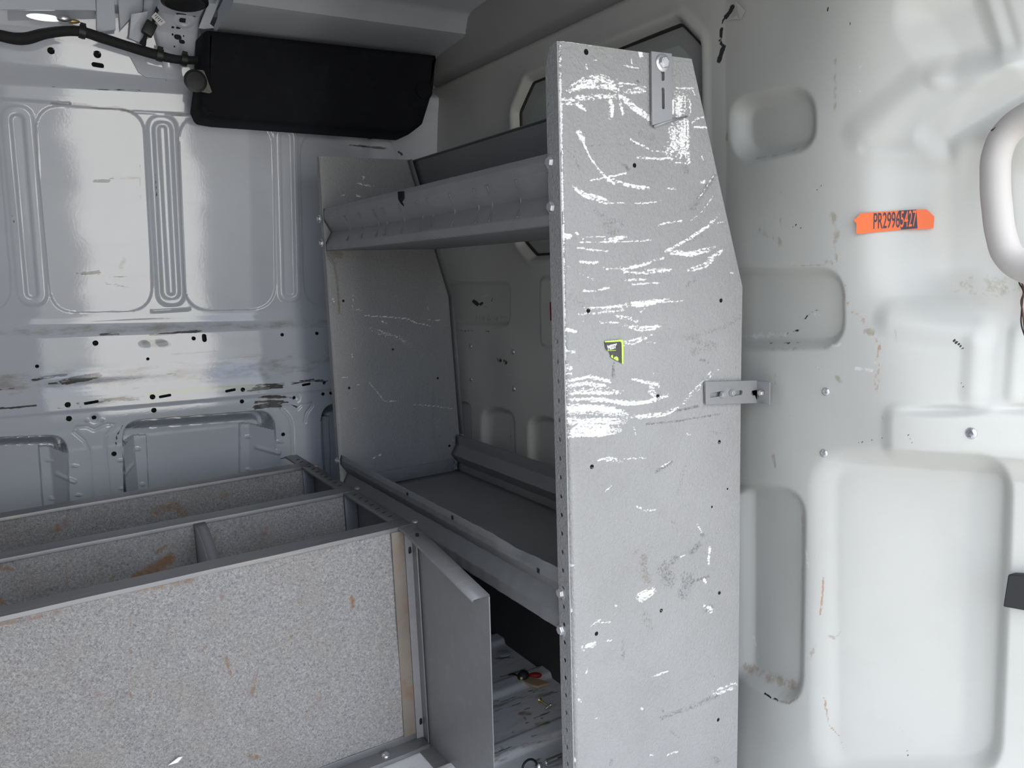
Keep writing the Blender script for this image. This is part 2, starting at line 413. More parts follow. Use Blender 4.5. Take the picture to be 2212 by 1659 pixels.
SC.view_settings.exposure = 0.0

# ================================================================== FAR WALL (driver's side)
YW0 = 2.34
def wall_base(X, Z): return YW0 - .09 * (X - .6) - .17 * np.maximum(Z - .8, 0)
def on_wall(px, py, off=0.0):
    y = 2.25
    for _ in range(12):
        p = on(px, py, 1, y); y = float(wall_base(p[0], p[2])) - off
    return on(px, py, 1, y)
def build_wall():
    xs = np.concatenate([np.linspace(-2.6, -.42, 30), np.arange(-.4, 1.19, .0025)]); zs = np.arange(FLOOR - .005, 1.545, .0025)
    nu, nv = len(xs), len(zs); X, Z = np.meshgrid(xs, zs, indexing='ij'); X = X + .024 * (Z - .84)
    holes = []
    for (px, py, r) in [(206, 741, 5), (418, 731, 4), (609, 723, 3.6), (684, 720, 3.6), (319, 775, 3), (80, 791, 3.3), (146, 874, 5), (329, 857, 5), (521, 840, 4.3),
                        (332, 886, 4.8), (149, 904, 5), (522, 867, 4.2), (696, 826, 3.6), (697, 851, 3.6), (714, 849, 3.6), (246, 980, 4.6), (611, 938, 4), (203, 902, 4), (635, 859, 3.6),
                        (110, 110, 5.5), (210, 118, 6)]:
        p = on_wall(px, py, .03 if py < 200 or py > 840 else .015); holes.append((p[0], p[2], r * 1.36e-3 * 1.05))
    for (px, py, hx, hy, r) in [(441, 730, 0, 4, 4.5), (197, 869, 10, -.8, 2.8), (356, 855, 9, -.8, 2.8), (497, 843, 8, -.8, 2.8), (657, 829, 7, -.6, 2.6), (211, 141, 6, .6, 4)]:
        p = on_wall(px, py, .03 if py < 200 or py > 840 else .015); holes.append((p[0], p[2], r * 1.36e-3, hx * 1.36e-3, -hy * 1.36e-3))
    X, Z, ins, fc = punch(X, Z, holes, .0025)
    Y = wall_base(X, Z)
    PX, PY = proj(np.stack([X, Y - .012, Z], -1))
    # horizontal swages: lines given at image x = 0 and x = 700
    L = [(60, 120), (85, 140), (134, 207), (184, 215), (203, 234), (688, 672), (703, 691), (735, 709), (805, 760), (868, 819), (897, 838), (903, 844)]
    D = [.034, .032, .032, .003, .0, .0, .003, .017, .019, .034, .036, .033]
    d = np.full(X.shape, D[0]); yl = [a + (b - a) * PX / 700 for a, b in L]
    for k in range(len(L) - 1):
        t = (PY - yl[k]) / (yl[k + 1] - yl[k]); mk = t > 0
        tt = np.clip(t, 0, 1); tt = .5 * tt + .5 * sm(tt); d = np.where(mk, D[k] + (D[k + 1] - D[k]) * tt, d)
    # skin panels bonded behind the frame (crisp lip), pressed ribs between
    for poly in ([(72, 222), (312, 238), (333, 672), (112, 676)], [(385, 243), (592, 264), (599, 668), (402, 672)], [(-240, 200), (-10, 212), (28, 672), (-200, 676)],
                 [(650, 272), (862, 296), (864, 662), (660, 666)], [(-560, 200), (-320, 205), (-280, 676), (-520, 680)]):
        s = sdpoly(PX, PY, fillet(poly, 58)); d -= .0032 * sm((-s + .8) / 1.6)
    for outer, inner, slot_ in (([(0, 226), (70, 228), (104, 660), (40, 660)], [(22, 246), (50, 246), (82, 643), (58, 643)], None),
                                ([(318, 248), (382, 249), (401, 660), (342, 660)], [(332, 262), (371, 262), (390, 646), (352, 646)], [(344, 271), (359, 271), (378, 636), (365, 636)]),
                                ([(596, 272), (645, 275), (652, 652), (606, 652)], [(608, 285), (633, 285), (641, 640), (616, 640)], None)):
        s = sdpoly(PX, PY, fillet(outer, 36)); d += .0032 * sm((-s + 4) / 8)
        s = sdpoly(PX, PY, fillet(inner, 22)); d -= .005 * sm((-s + 3) / 6)
        if slot_: s = sdpoly(PX, PY, fillet(slot_, 9)); d += .004 * sm((-s + 2.5) / 5)
    for ln in ([(-50, 209), (60, 216), (150, 222)], [(290, 240), (420, 247)], [(330, 672), (410, 667)]):
        d += .003 * sm(1 - dline(PX, PY, ln) / 4)
    # lower frame: openings down to the outer skin, pillars with flared skirts
    op = np.full(X.shape, 1e3)
    for poly, r in (([(-330, 955), (145, 936), (160, 1500), (-330, 1500)], 42), ([(262, 908), (590, 882), (604, 1500), (276, 1500)], 42), ([(688, 872), (1300, 815), (1300, 1500), (702, 1500)], 40)):
        op = np.minimum(op, sdpoly(PX, PY, fillet(poly, r)))
    rec = -.062 * sm((-op + 1) / 9)
    gapm = sm((-op - 2) / 4) * sm((op + 26) / 10) * ((PY < 972) & (PX < 200) | (PY < 928) & (PX > 200) & (PX < 640) | (PY < 908) & (PX > 640))
    rec -= .05 * gapm
    rec += .004 * sm(1 - dline(PX, PY, [(268, 930), (560, 905)]) / 5) * (op < -4) + .004 * sm(1 - dline(PX, PY, [(-100, 962), (140, 950)]) / 5) * (op < -4)
    lerp = lambda a, b: a + (b - a) * np.clip((PY - 960) / 140, -1, 4)
    for (xo, xs_, xi, ytop_s, ytop_i) in ((((82, 92), (106, 118), (146, 162), 968, 977)), (((322, 328), (293, 306), (264, 273), 944, 962)), (((522, 522), (544, 543), (590, 598), 918, 926)), (((722, 726), (706, 712), (690, 697), 902, 912))):
        a, b, c = lerp(*xo), lerp(*xs_), lerp(*xi); t = np.clip((PX - b) / (c - b), -.2, 1)
        top = ytop_s + (ytop_i - ytop_s) * np.clip(t, 0, 1); inside = (PY > top) & (((PX - b) * (PX - c)) <= 0)
        rec = np.where(inside & (rec < -.001), np.maximum(rec, -.052 * (1 - t)), rec)
        st = (PY > ytop_s) & (((PX - a) * (PX - b)) <= 0); rec = np.where(st, np.maximum(rec, -.062 + .010 * sm(np.abs(PX - a) / 3)), rec)
    d += rec
    for (x, y, rx, ry) in ((107, 999, 9, 4), (112, 1083, 8, 4), (300, 975, 8, 4), (311, 1052, 7, 4), (542, 948, 8, 3.5), (543, 1019, 8, 3.5), (601, 952, 10, 3), (604, 1004, 10, 3), (160, 1004, 10, 3), (168, 1066, 10, 3), (258, 992, 9, 3), (262, 1052, 9, 3), (186, 906, 4, 3), (219, 906, 4, 3)):
        d += .006 * sm(1 - np.hypot((PX - x) / rx, (PY - y) / ry) * .8)
    for ln in ([(122, 1026), (160, 1037)], [(268, 1021), (290, 1005)], [(557, 968), (598, 976)]):
        d += .007 * sm(1.2 - dline(PX, PY, ln) / 5)
    for ln in ([(163, 925), (164, 920), (187, 919), (202, 926), (216, 919), (228, 914), (246, 915), (242, 922), (228, 938), (226, 961), (238, 1090)], [(159, 930), (182, 950), (190, 966), (195, 1023), (201, 1090)],
               [(604, 882), (606, 876), (626, 876), (638, 881), (646, 873), (669, 870), (669, 875), (656, 892), (653, 910)], [(604, 882), (620, 900), (625, 914), (629, 1010)]):
        d -= .0035 * sm(1 - dline(PX, PY, ln) / 4.5)
    for (x, y) in ((203, 902), (635, 859)): d -= .004 * sm(1.3 - np.hypot(PX - x, PY - y) / 8)
    d -= .0022 * sm(1 - np.hypot((PX - 330) / 40, (PY - 742) / 16))            # the dent behind the scuffed belt
    d -= .014 * ins
    d -= .07 * sm((X - .47) / .04) * sm((Z - 1.40) / .05)          # tucks behind headliner and corner cover
    Pos = np.stack([X, Y - d, Z], -1)
    WD = (Zm(0, 540, 2.962, [
        ([(210, 825), (330, 805), (450, 788)], 26, .55), ([(310, 852), (370, 848)], 10, .8), ([(390, 845), (500, 820), (640, 800)], 40, .9), ([(640, 541), (760, 538)], 10, .85),
        ([(960, 545), (1100, 535), (1290, 515)], 18, .75), ([(1130, 525), (1250, 518)], 16, .8), ([(620, 960), (760, 955), (880, 945)], 34, .55), ([(0, 1006), (120, 1000), (230, 988)], 12, .85), ([(370, 1000), (430, 1005)], 20, .5), ([(490, 975), (510, 995)], 22, .5),
        ([(1570, 892), (1680, 875), (1800, 862)], 40, .62), ([(1720, 866), (1790, 868)], 26, .9), ([(1850, 850), (1990, 832), (2110, 836)], 20, .72), ([(1590, 905), (1650, 903)], 14, .5),
        ([(1640, 938), (1750, 928), (1850, 938)], 22, .92), ([(1620, 968), (1740, 960), (1830, 966)], 22, .85), ([(1620, 995), (1720, 985), (1790, 990)], 30, .95), ([(1850, 982), (1885, 998)], 16, .8),
        ([(490, 148), (560, 152), (640, 146)], 26, .62), ([(520, 175), (545, 165)], 12, .5), ([(700, 172), (820, 170)], 10, .7), ([(680, 218), (760, 225), (830, 246)], 18, .5), ([(1060, 790), (1120, 792)], 12, .5), ([(735, 1250), (742, 1180), (780, 1115)], 8, .8), ([(0, 890), (90, 882)], 8, .7)])
        + Zm(0, 0, 2.962, [([(575, 1150), (700, 1155), (735, 1130)], 16, .72), ([(340, 548), (440, 555), (560, 565), (720, 570), (900, 578)], 10, .42), ([(455, 1078), (540, 1080)], 6, .5), ([(1000, 1060), (1005, 1290)], 6, .5), ([(80, 1380), (90, 1420)], 12, .5)])
        + [([(760, 310), (800, 316), (850, 322)], 7, .5), ([(865, 327), (872, 332)], 9, .9), ([(800, 298), (818, 296)], 4, .8)])
    dark = strokes(PX, PY, WD, 3.2)
    dirt = strokes(PX, PY, Zm(0, 540, 2.962, [
        ([(0, 525), (400, 515), (1000, 500), (1700, 480), (2090, 470)], 60, .42), ([(0, 850), (500, 830), (1000, 800), (1500, 760), (2100, 690)], 150, .40), ([(930, 600), (1070, 605)], 50, .75), ([(1060, 670), (1200, 660), (1390, 645)], 14, .65),
        ([(760, 780), (1000, 750)], 40, .6), ([(1600, 740), (1700, 790)], 60, .6), ([(780, 110), (800, 60)], 36, .5), ([(850, 880), (960, 870)], 24, .55), ([(600, 955), (900, 935)], 40, .5)])
        + [([(430, 800), (620, 775)], 16, .5)] + Zm(0, 0, 2.962, [([(780, 1135), (900, 1132)], 16, .6), ([(330, 655), (520, 660), (640, 685), (760, 680), (850, 710)], 16, .75), ([(900, 1050), (905, 1330)], 10, .35), ([(1100, 735), (1290, 720)], 16, .6)]))
    lime = strokes(PX, PY, Zm(0, 540, 2.962, [([(940, 920), (1300, 880), (1600, 855)], 40, .6), ([(920, 1068), (1050, 1055), (1340, 1035)], 12, .8), ([(1000, 1005), (960, 1025)], 30, .5), ([(1300, 830), (1480, 800)], 40, .5), ([(930, 965), (1280, 935)], 14, .6), ([(1040, 130), (1060, 320)], 10, .7), ([(1150, 150), (1150, 260)], 8, .7)]))
    me = grid_mesh('wall_left', Pos, nu, nv, {'dark': dark, 'dirt': dirt, 'lime': lime}, fc)
    o = link('wall_left', me, [M['van'], M['cavity_shade']]); o['kind'] = 'structure'
build_wall()

# ================================================================== PARTITION (front of the load space)
XP = 1.11
_bpy = np.array([0, 200, 300, 560, 640, 700, 760, 900, 965, 1000, 1080, 1300, 1659], float)
_bpx = np.array([1868, 1842, 1838, 1842, 1856, 1885, 1905, 1918, 1916, 1800, 1780, 1782, 1778], float)
_bq = np.array([on(a, b, 0, XP) for a, b in zip(_bpx, _bpy)])
_bz, _by = _bq[::-1, 2], _bq[::-1, 1]
def part_base(Y, Z):
    yb = np.interp(Z, _bz, _by); s = yb - Y
    k = .022; sp = k * np.logaddexp(0, s / k)
    return XP + (.42 + .10 * sm((Z - .55) / .12)) * sp + .13 * np.minimum(.018 * np.logaddexp(0, (Y - .835) / .018), .22)
def build_part():
    ys = np.concatenate([np.arange(.28, 1.15, .0025), np.arange(1.15, 2.32, .004)]); zs = np.arange(FLOOR - .19, 1.475, .0028)
    nu, nv = len(ys), len(zs); Y, Z = np.meshgrid(ys, zs, indexing='ij')
    X = part_base(Y, Z); PX, PY = proj(np.stack([X, Y, Z], -1)); d = np.zeros(X.shape)     # d > 0: towards the load space
    def rec(poly, r, depth, wd):
        s = sdpoly(PX, PY, fillet(poly, r), 90); return depth * sm((-s + wd / 2) / wd)
    d -= rec([(1588, 222), (1748, 190), (1750, 312), (1592, 346)], 48, .026, 34)
    d -= rec([(1380, 588), (1814, 586), (1816, 744), (1380, 752)], 55, .022, 28)
    d -= rec([(1430, 1022), (1728, 1068), (1722, 1530), (1598, 1450), (1597, 1066)], [10, 60, 40, 30, 10], .026, 34)
    d -= rec([(900, 612), (1096, 612), (1096, 702), (900, 696)], 16, .018, 14)
    d -= rec([(1046, 880), (1104, 892), (1110, 1100), (1046, 1100)], 24, .020, 18)
    d -= rec([(1146, 900), (1206, 912), (1212, 1120), (1146, 1120)], 24, .020, 18)
    d -= rec([(980, 868), (1012, 872), (1016, 1100), (980, 1100)], 14, .020, 12)
    d += rec([(1172, 600), (1300, 600), (1300, 748), (1172, 748)], 14, .012, 12)
    # lower right pocket, band above it, pulled-out top corner
    d -= rec([(1772, 992), (2166, 1000), (2140, 1664), (1776, 1664)], 70, 1.0, 60) * (.012 + .026 * np.clip((PX - 1780) / 370, 0, 1))
    d += rec([(1918, 884), (2420, 884), (2420, 990), (1918, 984)], 24, .008, 40)
    d -= .009 * sm(1.15 - np.hypot((PX - 2040) / 100, (PY - 886) / 13))
    d -= .009 * sm(1.15 - np.hypot((PX - 2225) / 80, (PY - 882) / 12))
    d -= rec([(1955, 20), (2110, -60), (2172, 120), (2040, 160)], 50, .018, 100)
    d -= rec([(2105, -120), (2420, -160), (2420, 90), (2185, 140)], 40, .008, 40)
    d += .007 * sm(1 - dline(PX, PY, [(2040, 160), (2110, 158), (2190, 140)], 80) / 50)
    d -= .016 * sm(1 - dline(PX, PY, [(2030, 300), (2110, 250), (2230, 180)], 90) / 60)
    d += .0055 * sm(1 - dline(PX, PY, [(1870, 290), (1935, 235), (2010, 175)], 70) / 60)
    d -= .002 * sm(1 - dline(PX, PY, [(1870, 322), (1980, 326)], 60) / 22)
    d -= .024 * sm((PX - 1850) / 190) * sm((PY - 290) / 90) * sm((680 - PY) / 110)
    d -= .006 * sm(1 - dline(PX, PY, [(2110, 330), (2120, 560), (2190, 650), (2300, 650)], 90) / 60)
    d += .007 * sm(1 - dline(PX, PY, [(1930, 690), (2020, 706), (2110, 720)], 80) / 50)
    d += .004 * sm(1 - dline(PX, PY, [(2110, 750), (2105, 850)], 70) / 40)
    d += .003 * sm(1 - dline(PX, PY, [(2200, 720), (2190, 850)], 60) / 30)
    # window recess
    W = np.array([(1.735, .955), (1.675, .915), (1.14, .915), (1.09, .965), (1.09, 1.29), (1.15, 1.348), (1.665, 1.348), (1.735, 1.285)]) * 1.026 - np.array([0, .0234])
    s = sdpoly(Y, Z, fillet(W, .03), .1); d -= .026 * sm((-s + .008) / .024); d += .003 * sm(1 - np.abs(s - .012) / .018)
    # top edge rolls away under the cove
    d -= .09 * sm((Z - 1.425) / .05) ** 1.5
    # kick at the foot
    d += .0016 * np.sin(Y * 21 + 1) * np.sin(Z * 13)
    Pos = np.stack([X - d, Y, Z], -1); QX, QY = proj(Pos)
    k3 = lambda l: Zm(1480, 0, 2.963, l); k4 = lambda l: Zm(1560, 520, 2.911, l); k5 = lambda l: Zm(1560, 1060, 2.770, l); k6 = lambda l: Zm(940, 540, 3.190, l)
    dark = strokes(QX, QY, k3([([(302, 42), (285, 85), (262, 108)], 28, 1.2), ([(245, 125), (238, 150)], 16, 1.0), ([(235, 180), (230, 245)], 24, .95), ([(222, 262), (235, 280), (250, 298)], 30, .95), ([(240, 320), (225, 360), (218, 395)], 32, 1.0), ([(910, 30), (918, 100)], 4, .55), ([(1058, 120), (1050, 200), (1030, 275)], 4, .55), ([(840, 1220), (880, 1180), (920, 1180)], 6, .5), ([(660, 1470), (710, 1440), (740, 1460)], 6, .5)])
        + k4([([(1460, 625), (1520, 680)], 10, .75), ([(1485, 855), (1530, 945)], 6, .65), ([(360, 610), (430, 575), (490, 560)], 14, .55), ([(520, 490), (560, 450), (600, 435)], 10, .5), ([(280, 640), (400, 645), (520, 640), (630, 630)], 6, .55), ([(820, 1278), (900, 1262), (1025, 1238)], 6, .6), ([(1145, 1080), (1170, 1220), (1208, 1305)], 5, .5)])
        + k5([([(1075, 1430), (1100, 1540), (1135, 1655)], 4, .5), ([(255, 1212), (320, 1250), (385, 1270)], 10, .6)]) + k6([([(270, 355), (290, 375)], 30, .95), ([(310, 375), (325, 365)], 20, .9), ([(400, 312), (392, 350)], 8, .8), ([(345, 385), (365, 400)], 8, .7), ([(440, 755), (480, 770)], 40, .5), ([(150, 555), (370, 562)], 8, .55)]))
    dirt = strokes(QX, QY, k3([([(480, 1480), (560, 1510), (600, 1550)], 60, .5), ([(950, 1380), (960, 1480), (965, 1600)], 60, .5), ([(960, 380), (960, 700)], 20, .35), ([(265, 850), (265, 900)], 16, .75), ([(420, 1020), (600, 990), (720, 950)], 14, .5), ([(290, 125), (350, 120), (390, 70)], 6, .6), ([(340, 20), (385, 70)], 5, .5), ([(610, 1200), (610, 1450)], 14, .3)])
        + k4([([(700, 10), (720, 120)], 24, .5), ([(650, 130), (690, 140)], 30, .5), ([(450, 160), (640, 150)], 12, .5), ([(330, 840), (335, 900)], 18, .45), ([(430, 1100), (460, 1105)], 20, .5), ([(720, 860), (750, 890)], 36, .75), ([(900, 570), (950, 575)], 44, .75), ([(700, 870), (560, 775)], 6, .6), ([(320, 1350), (330, 1420)], 20, .5), ([(1090, 560), (1095, 640)], 22, .35), ([(1500, 280), (1700, 300), (1870, 320)], 170, .26), ([(300, 680), (660, 680)], 30, .3)])
        + k5([([(150, 1050), (260, 1110), (420, 1160)], 70, .52), ([(480, 150), (480, 900)], 14, .35), ([(640, 870), (660, 880)], 28, .75), ([(680, 880), (710, 845)], 8, .7), ([(330, 1255), (400, 1272), (450, 1240)], 16, .7), ([(560, 930), (520, 1000)], 30, .35)]) + k6([([(300, 470), (480, 470)], 50, .4), ([(520, 1180), (520, 1380)], 12, .5)]))
    rust = strokes(QX, QY, k4([([(765, 280), (790, 390), (830, 450), (900, 520), (960, 590), (985, 680), (980, 800), (970, 940)], 40, .30), ([(965, 1000), (1020, 1140)], 10, .5)])
        + k5([([(605, 520), (600, 620), (587, 740)], 14, .85), ([(612, 1240), (622, 1310), (640, 1400), (700, 1470)], 12, .85), ([(700, 1470), (745, 1600)], 4, .6)]))
    white = strokes(QX, QY, k3([([(1155, 370), (1120, 440)], 12, .7), ([(1090, 555), (1130, 585)], 10, .6)]) + k4([([(840, 805), (940, 815)], 24, .8), ([(950, 765), (1000, 775)], 18, .8), ([(690, 660), (750, 655)], 24, .6), ([(560, 775), (650, 830)], 6, .7), ([(580, 460), (610, 470)], 20, .6), ([(140, 600), (400, 590)], 40, .4)]) + k5([([(500, 350), (510, 460)], 16, .6), ([(190, 870), (220, 1000)], 12, .5)]) + k6([([(330, 320), (380, 305)], 8, .5), ([(480, 855), (700, 890)], 10, .4)]))
    me = grid_mesh('wall_front', Pos, nu, nv, {'dark': dark, 'dirt': dirt, 'rust': rust, 'white': white}, None, flip=True)
    o = link('wall_front', me, M['part']); o['kind'] = 'structure'
    return Pos, QX, QY
PPos, PQX, PQY = build_part()
WF = bpy.data.objects['wall_front']
def on_part(px, py, off=0.0):
    i = np.argmin((PQX - px) ** 2 + (PQY - py) ** 2); p = PPos.reshape(-1, 3)[i]; q = on(px, py, 0, p[0] - off); return q
def part_normal(px, py, e=12):
    a, b, c = (Vector(on_part(px + dx, py + dy)) for dx, dy in ((-e, 0), (e, 0), (0, e))); d_ = Vector(on_part(px, py - e))
    n = (b - a).cross(d_ - c); n.normalize()
    return n if n.x < 0 else -n
for (px, py, r, lab) in ((1784, 846, .0068, None), (1780, 979, .0068, None), (2097, 936, .0088, None), (1017, 748, .0065, None), (1108, 760, .0075, None), (1018, 820, .0065, None), (1110, 840, .0075, None)):
    p = on_part(px, py); roundhead('carriage_bolt', p, (-1, -.12, 0), WF, r, r * .4)
# window in the partition
XW = XP + .0286
def build_window():
    t = bpy.data.objects.new('window_1', None); COL.objects.link(t); t.location = (XW + .02, 1.41, 1.13); t['kind'] = 'structure'; t.empty_display_size = .05
    O = [(1.727, .963), (1.672, .924), (1.145, .924), (1.098, .97), (1.098, 1.286), (1.153, 1.340), (1.662, 1.340), (1.727, 1.28)]
    I = [(1.69, .98), (1.66, .955), (1.16, .955), (1.13, .985), (1.13, 1.27), (1.165, 1.305), (1.645, 1.305), (1.69, 1.26)]
    O, I = ([(a * 1.026, b * 1.026 - .0234) for a, b in q] for q in (O, I))
    mm = axes((0, 1, 0), (0, 0, 1), (XW + .0225, 0, 0))
    plate('window_plate', fillet(O, .02), [fillet(I, .015)], .002, mm, M['cove'], t)
    cu = fillet([(a * .9995, b) for a, b in O], .02)
    tube('rubber_seal', [(XW + .0205, a, b) for a, b in cu[::2]], .004, M['seam'], t, 2, cyclic=True)
    plate('pane', fillet(I, .015), [], .004, axes((0, 1, 0), (0, 0, 1), (XW + .0235, 0, 0)), M['glass'], t)
build_window()

# ================================================================== FLOOR, CEILING, SIDE WALL
def build_floor():
    xs = np.concatenate([np.linspace(-2.6, .5, 40), np.arange(.505, 1.2, .006)]); ys = np.arange(.26, 2.42, .004)
    X, Y = np.meshgrid(xs, ys, indexing='ij'); Zz = np.full(X.shape, FLOOR)
    for yc in (1.085, 1.255, 1.46, 1.67, 1.87, 2.07, 2.27, .90, .70, .50): Zz += .009 * sm((.034 - np.abs(Y - yc)) / .018)
    Zz -= .17 * np.maximum(sm((.949 - Y) / .004), sm((X - 1.060) / .006) * sm((1.3 - Y) / .02))                       # step well inside the side door
    PX, PY = proj(np.stack([X, Y, Zz], -1))
    k = lambda l: Zm(1040, 1380, 5.945, l)
    dark = strokes(PX, PY, k([([(230, 490), (330, 465), (560, 380)], 20, .8), ([(350, 460), (450, 430)], 40, .7), ([(130, 850), (280, 800), (450, 735)], 10, .6), ([(130, 945), (430, 850), (500, 820)], 8, .75), ([(600, 680), (780, 660), (960, 690)], 40, .5), ([(540, 1100), (720, 1000), (930, 925)], 8, .7), ([(560, 905), (640, 880)], 14, .6), ([(130, 1495), (300, 1420), (400, 1370)], 14, .8), ([(130, 240), (250, 250), (400, 230)], 40, .6), ([(860, 1230), (1100, 1140)], 10, .5), ([(150, 800), (280, 800)], 8, .5), ([(320, 740), (400, 745)], 8, .5), ([(1030, 960), (1040, 1010)], 20, .6), ([(900, 1000), (1000, 1200)], 6, .4)]))
    dirt = strokes(PX, PY, k([([(500, 960), (620, 960)], 60, .7), ([(550, 1020), (560, 1025)], 50, 1), ([(700, 1100), (860, 1070)], 50, .75), ([(775, 1025), (780, 1028)], 24, 1), ([(650, 1245), (690, 1240)], 30, .85), ([(250, 1400), (260, 1405)], 50, .6), ([(700, 1560), (740, 1540)], 40, .85), ([(130, 1520), (500, 1380), (1100, 1230)], 50, .42), ([(130, 1580), (600, 1500)], 40, .3), ([(130, 890), (500, 760), (900, 700)], 50, .45), ([(405, 1195), (420, 1200)], 20, .9), ([(590, 1000), (800, 960)], 20, .4)]) + [([(720, 1659), (900, 1610), (960, 1659)], 30, .35)])
    me = grid_mesh('floor', np.stack([X, Y, Zz], -1), len(xs), len(ys), {'dark': dark, 'dirt': dirt})
    o = link('floor', me, M['floor']); o['kind'] = 'structure'
build_floor()
def struct(name, bm, mat, smooth=35):
    o = bm_obj(name, bm, mat, None, smooth); o['kind'] = 'structure'; return o
def strip_bm(prof, x0, x1, nx=2):
    """profile (Y, z) swept along X"""
    bm = bmesh.new(); rows = [[bm.verts.new((x0 + (x1 - x0) * k / nx, p[0], p[1])) for p in prof] for k in range(nx + 1)]
    for a, b in zip(rows, rows[1:]):
        for k in range(len(prof) - 1): bm.faces.new((a[k], a[k + 1], b[k + 1], b[k]))
    return bm
# headliner with its step beside the wall
hp = [(2.24, 1.46), (2.20, 1.500), (2.10, 1.512), (1.975, 1.519), (1.955, 1.524), (1.928, 1.560), (1.905, 1.568), (1.3, 1.605), (.6, 1.60), (.25, 1.56)]
struct('ceiling', strip_bm(hp, .50, 1.125), M['liner'])
# bare roof skin behind it, stepped where it meets the cant rail
rp = [(2.37, 1.49), (2.30, 1.50), (2.285, 1.515), (2.265, 1.518), (2.25, 1.55), (2.20, 1.560), (2.19, 1.575), (2.10, 1.585), (2.09, 1.60), (1.3, 1.65), (.6, 1.63), (.25, 1.58)]
o = struct('ceiling_bare', strip_bm(rp, -2.6, .52), M['van'], 30)
# cove between partition and headliner
bm = bmesh.new(); cp = [(1.215, 1.40), (1.17, 1.44), (1.135, 1.470), (1.118, 1.50), (1.108, 1.53), (1.103, 1.57), (1.103, 1.66)]
rows = [[bm.verts.new((p[0], y, p[1])) for p in cp] for y in (.25, 1.0, 1.7, 2.45)]
for a, b in zip(rows, rows[1:]):
    for k in range(len(cp) - 1): bm.faces.new((a[k], a[k + 1], b[k + 1], b[k]))
struct('trim_1', bm, M['cove'])
bm = bmesh.new(); rows = [[bm.verts.new((x, y, z)) for x, z in ((1.108, .27), (1.09, .24), (.975, FLOOR + .02), (.965, FLOOR))] for y in (1.02, 1.6, 2.32)]
for a, b in zip(rows, rows[1:]):
    for k in range(3): bm.faces.new((a[k], a[k + 1], b[k + 1], b[k]))
struct('baseboard_front', bm, paint('dark_kick_trim', (.055, .056, .06), .6, bumpscale=60, bumpstr=.1, grime=.5, grimecol=(.12, .10, .08, 1)))
# door-side wall round the open side door, rear end
bm = bmesh.new()
for lo_, hi_ in (((-2.6, DY - .04, FLOOR), (DX0, DY, 1.66)), ((DX0, DY - .04, DZ1), (DX1, DY, 1.66)), ((DX1, DY - .04, FLOOR), (1.6, DY, 1.66))): box_bm(bm, lo_, hi_)
struct('wall_right', bm, M['liner'])
bm = bmesh.new(); box_bm(bm, (-2.66, .25, FLOOR), (-2.6, 2.7, 1.7)); struct('wall_back', bm, M['liner'])
bm = bmesh.new(); box_bm(bm, (1.42, .25, FLOOR - .02), (1.45, 2.5, 1.7)); struct('wall_cab', bm, M['cavity_shade'])
bm = bmesh.new(); box_bm(bm, (-2.7, .22, 1.68), (1.6, 2.8, 1.72)); struct('roof_outer', bm, M['van'])
bm = bmesh.new(); box_bm(bm, (-2.7, 2.72, FLOOR - .02), (1.6, 2.76, 1.7)); struct('wall_outer', bm, M['van'])

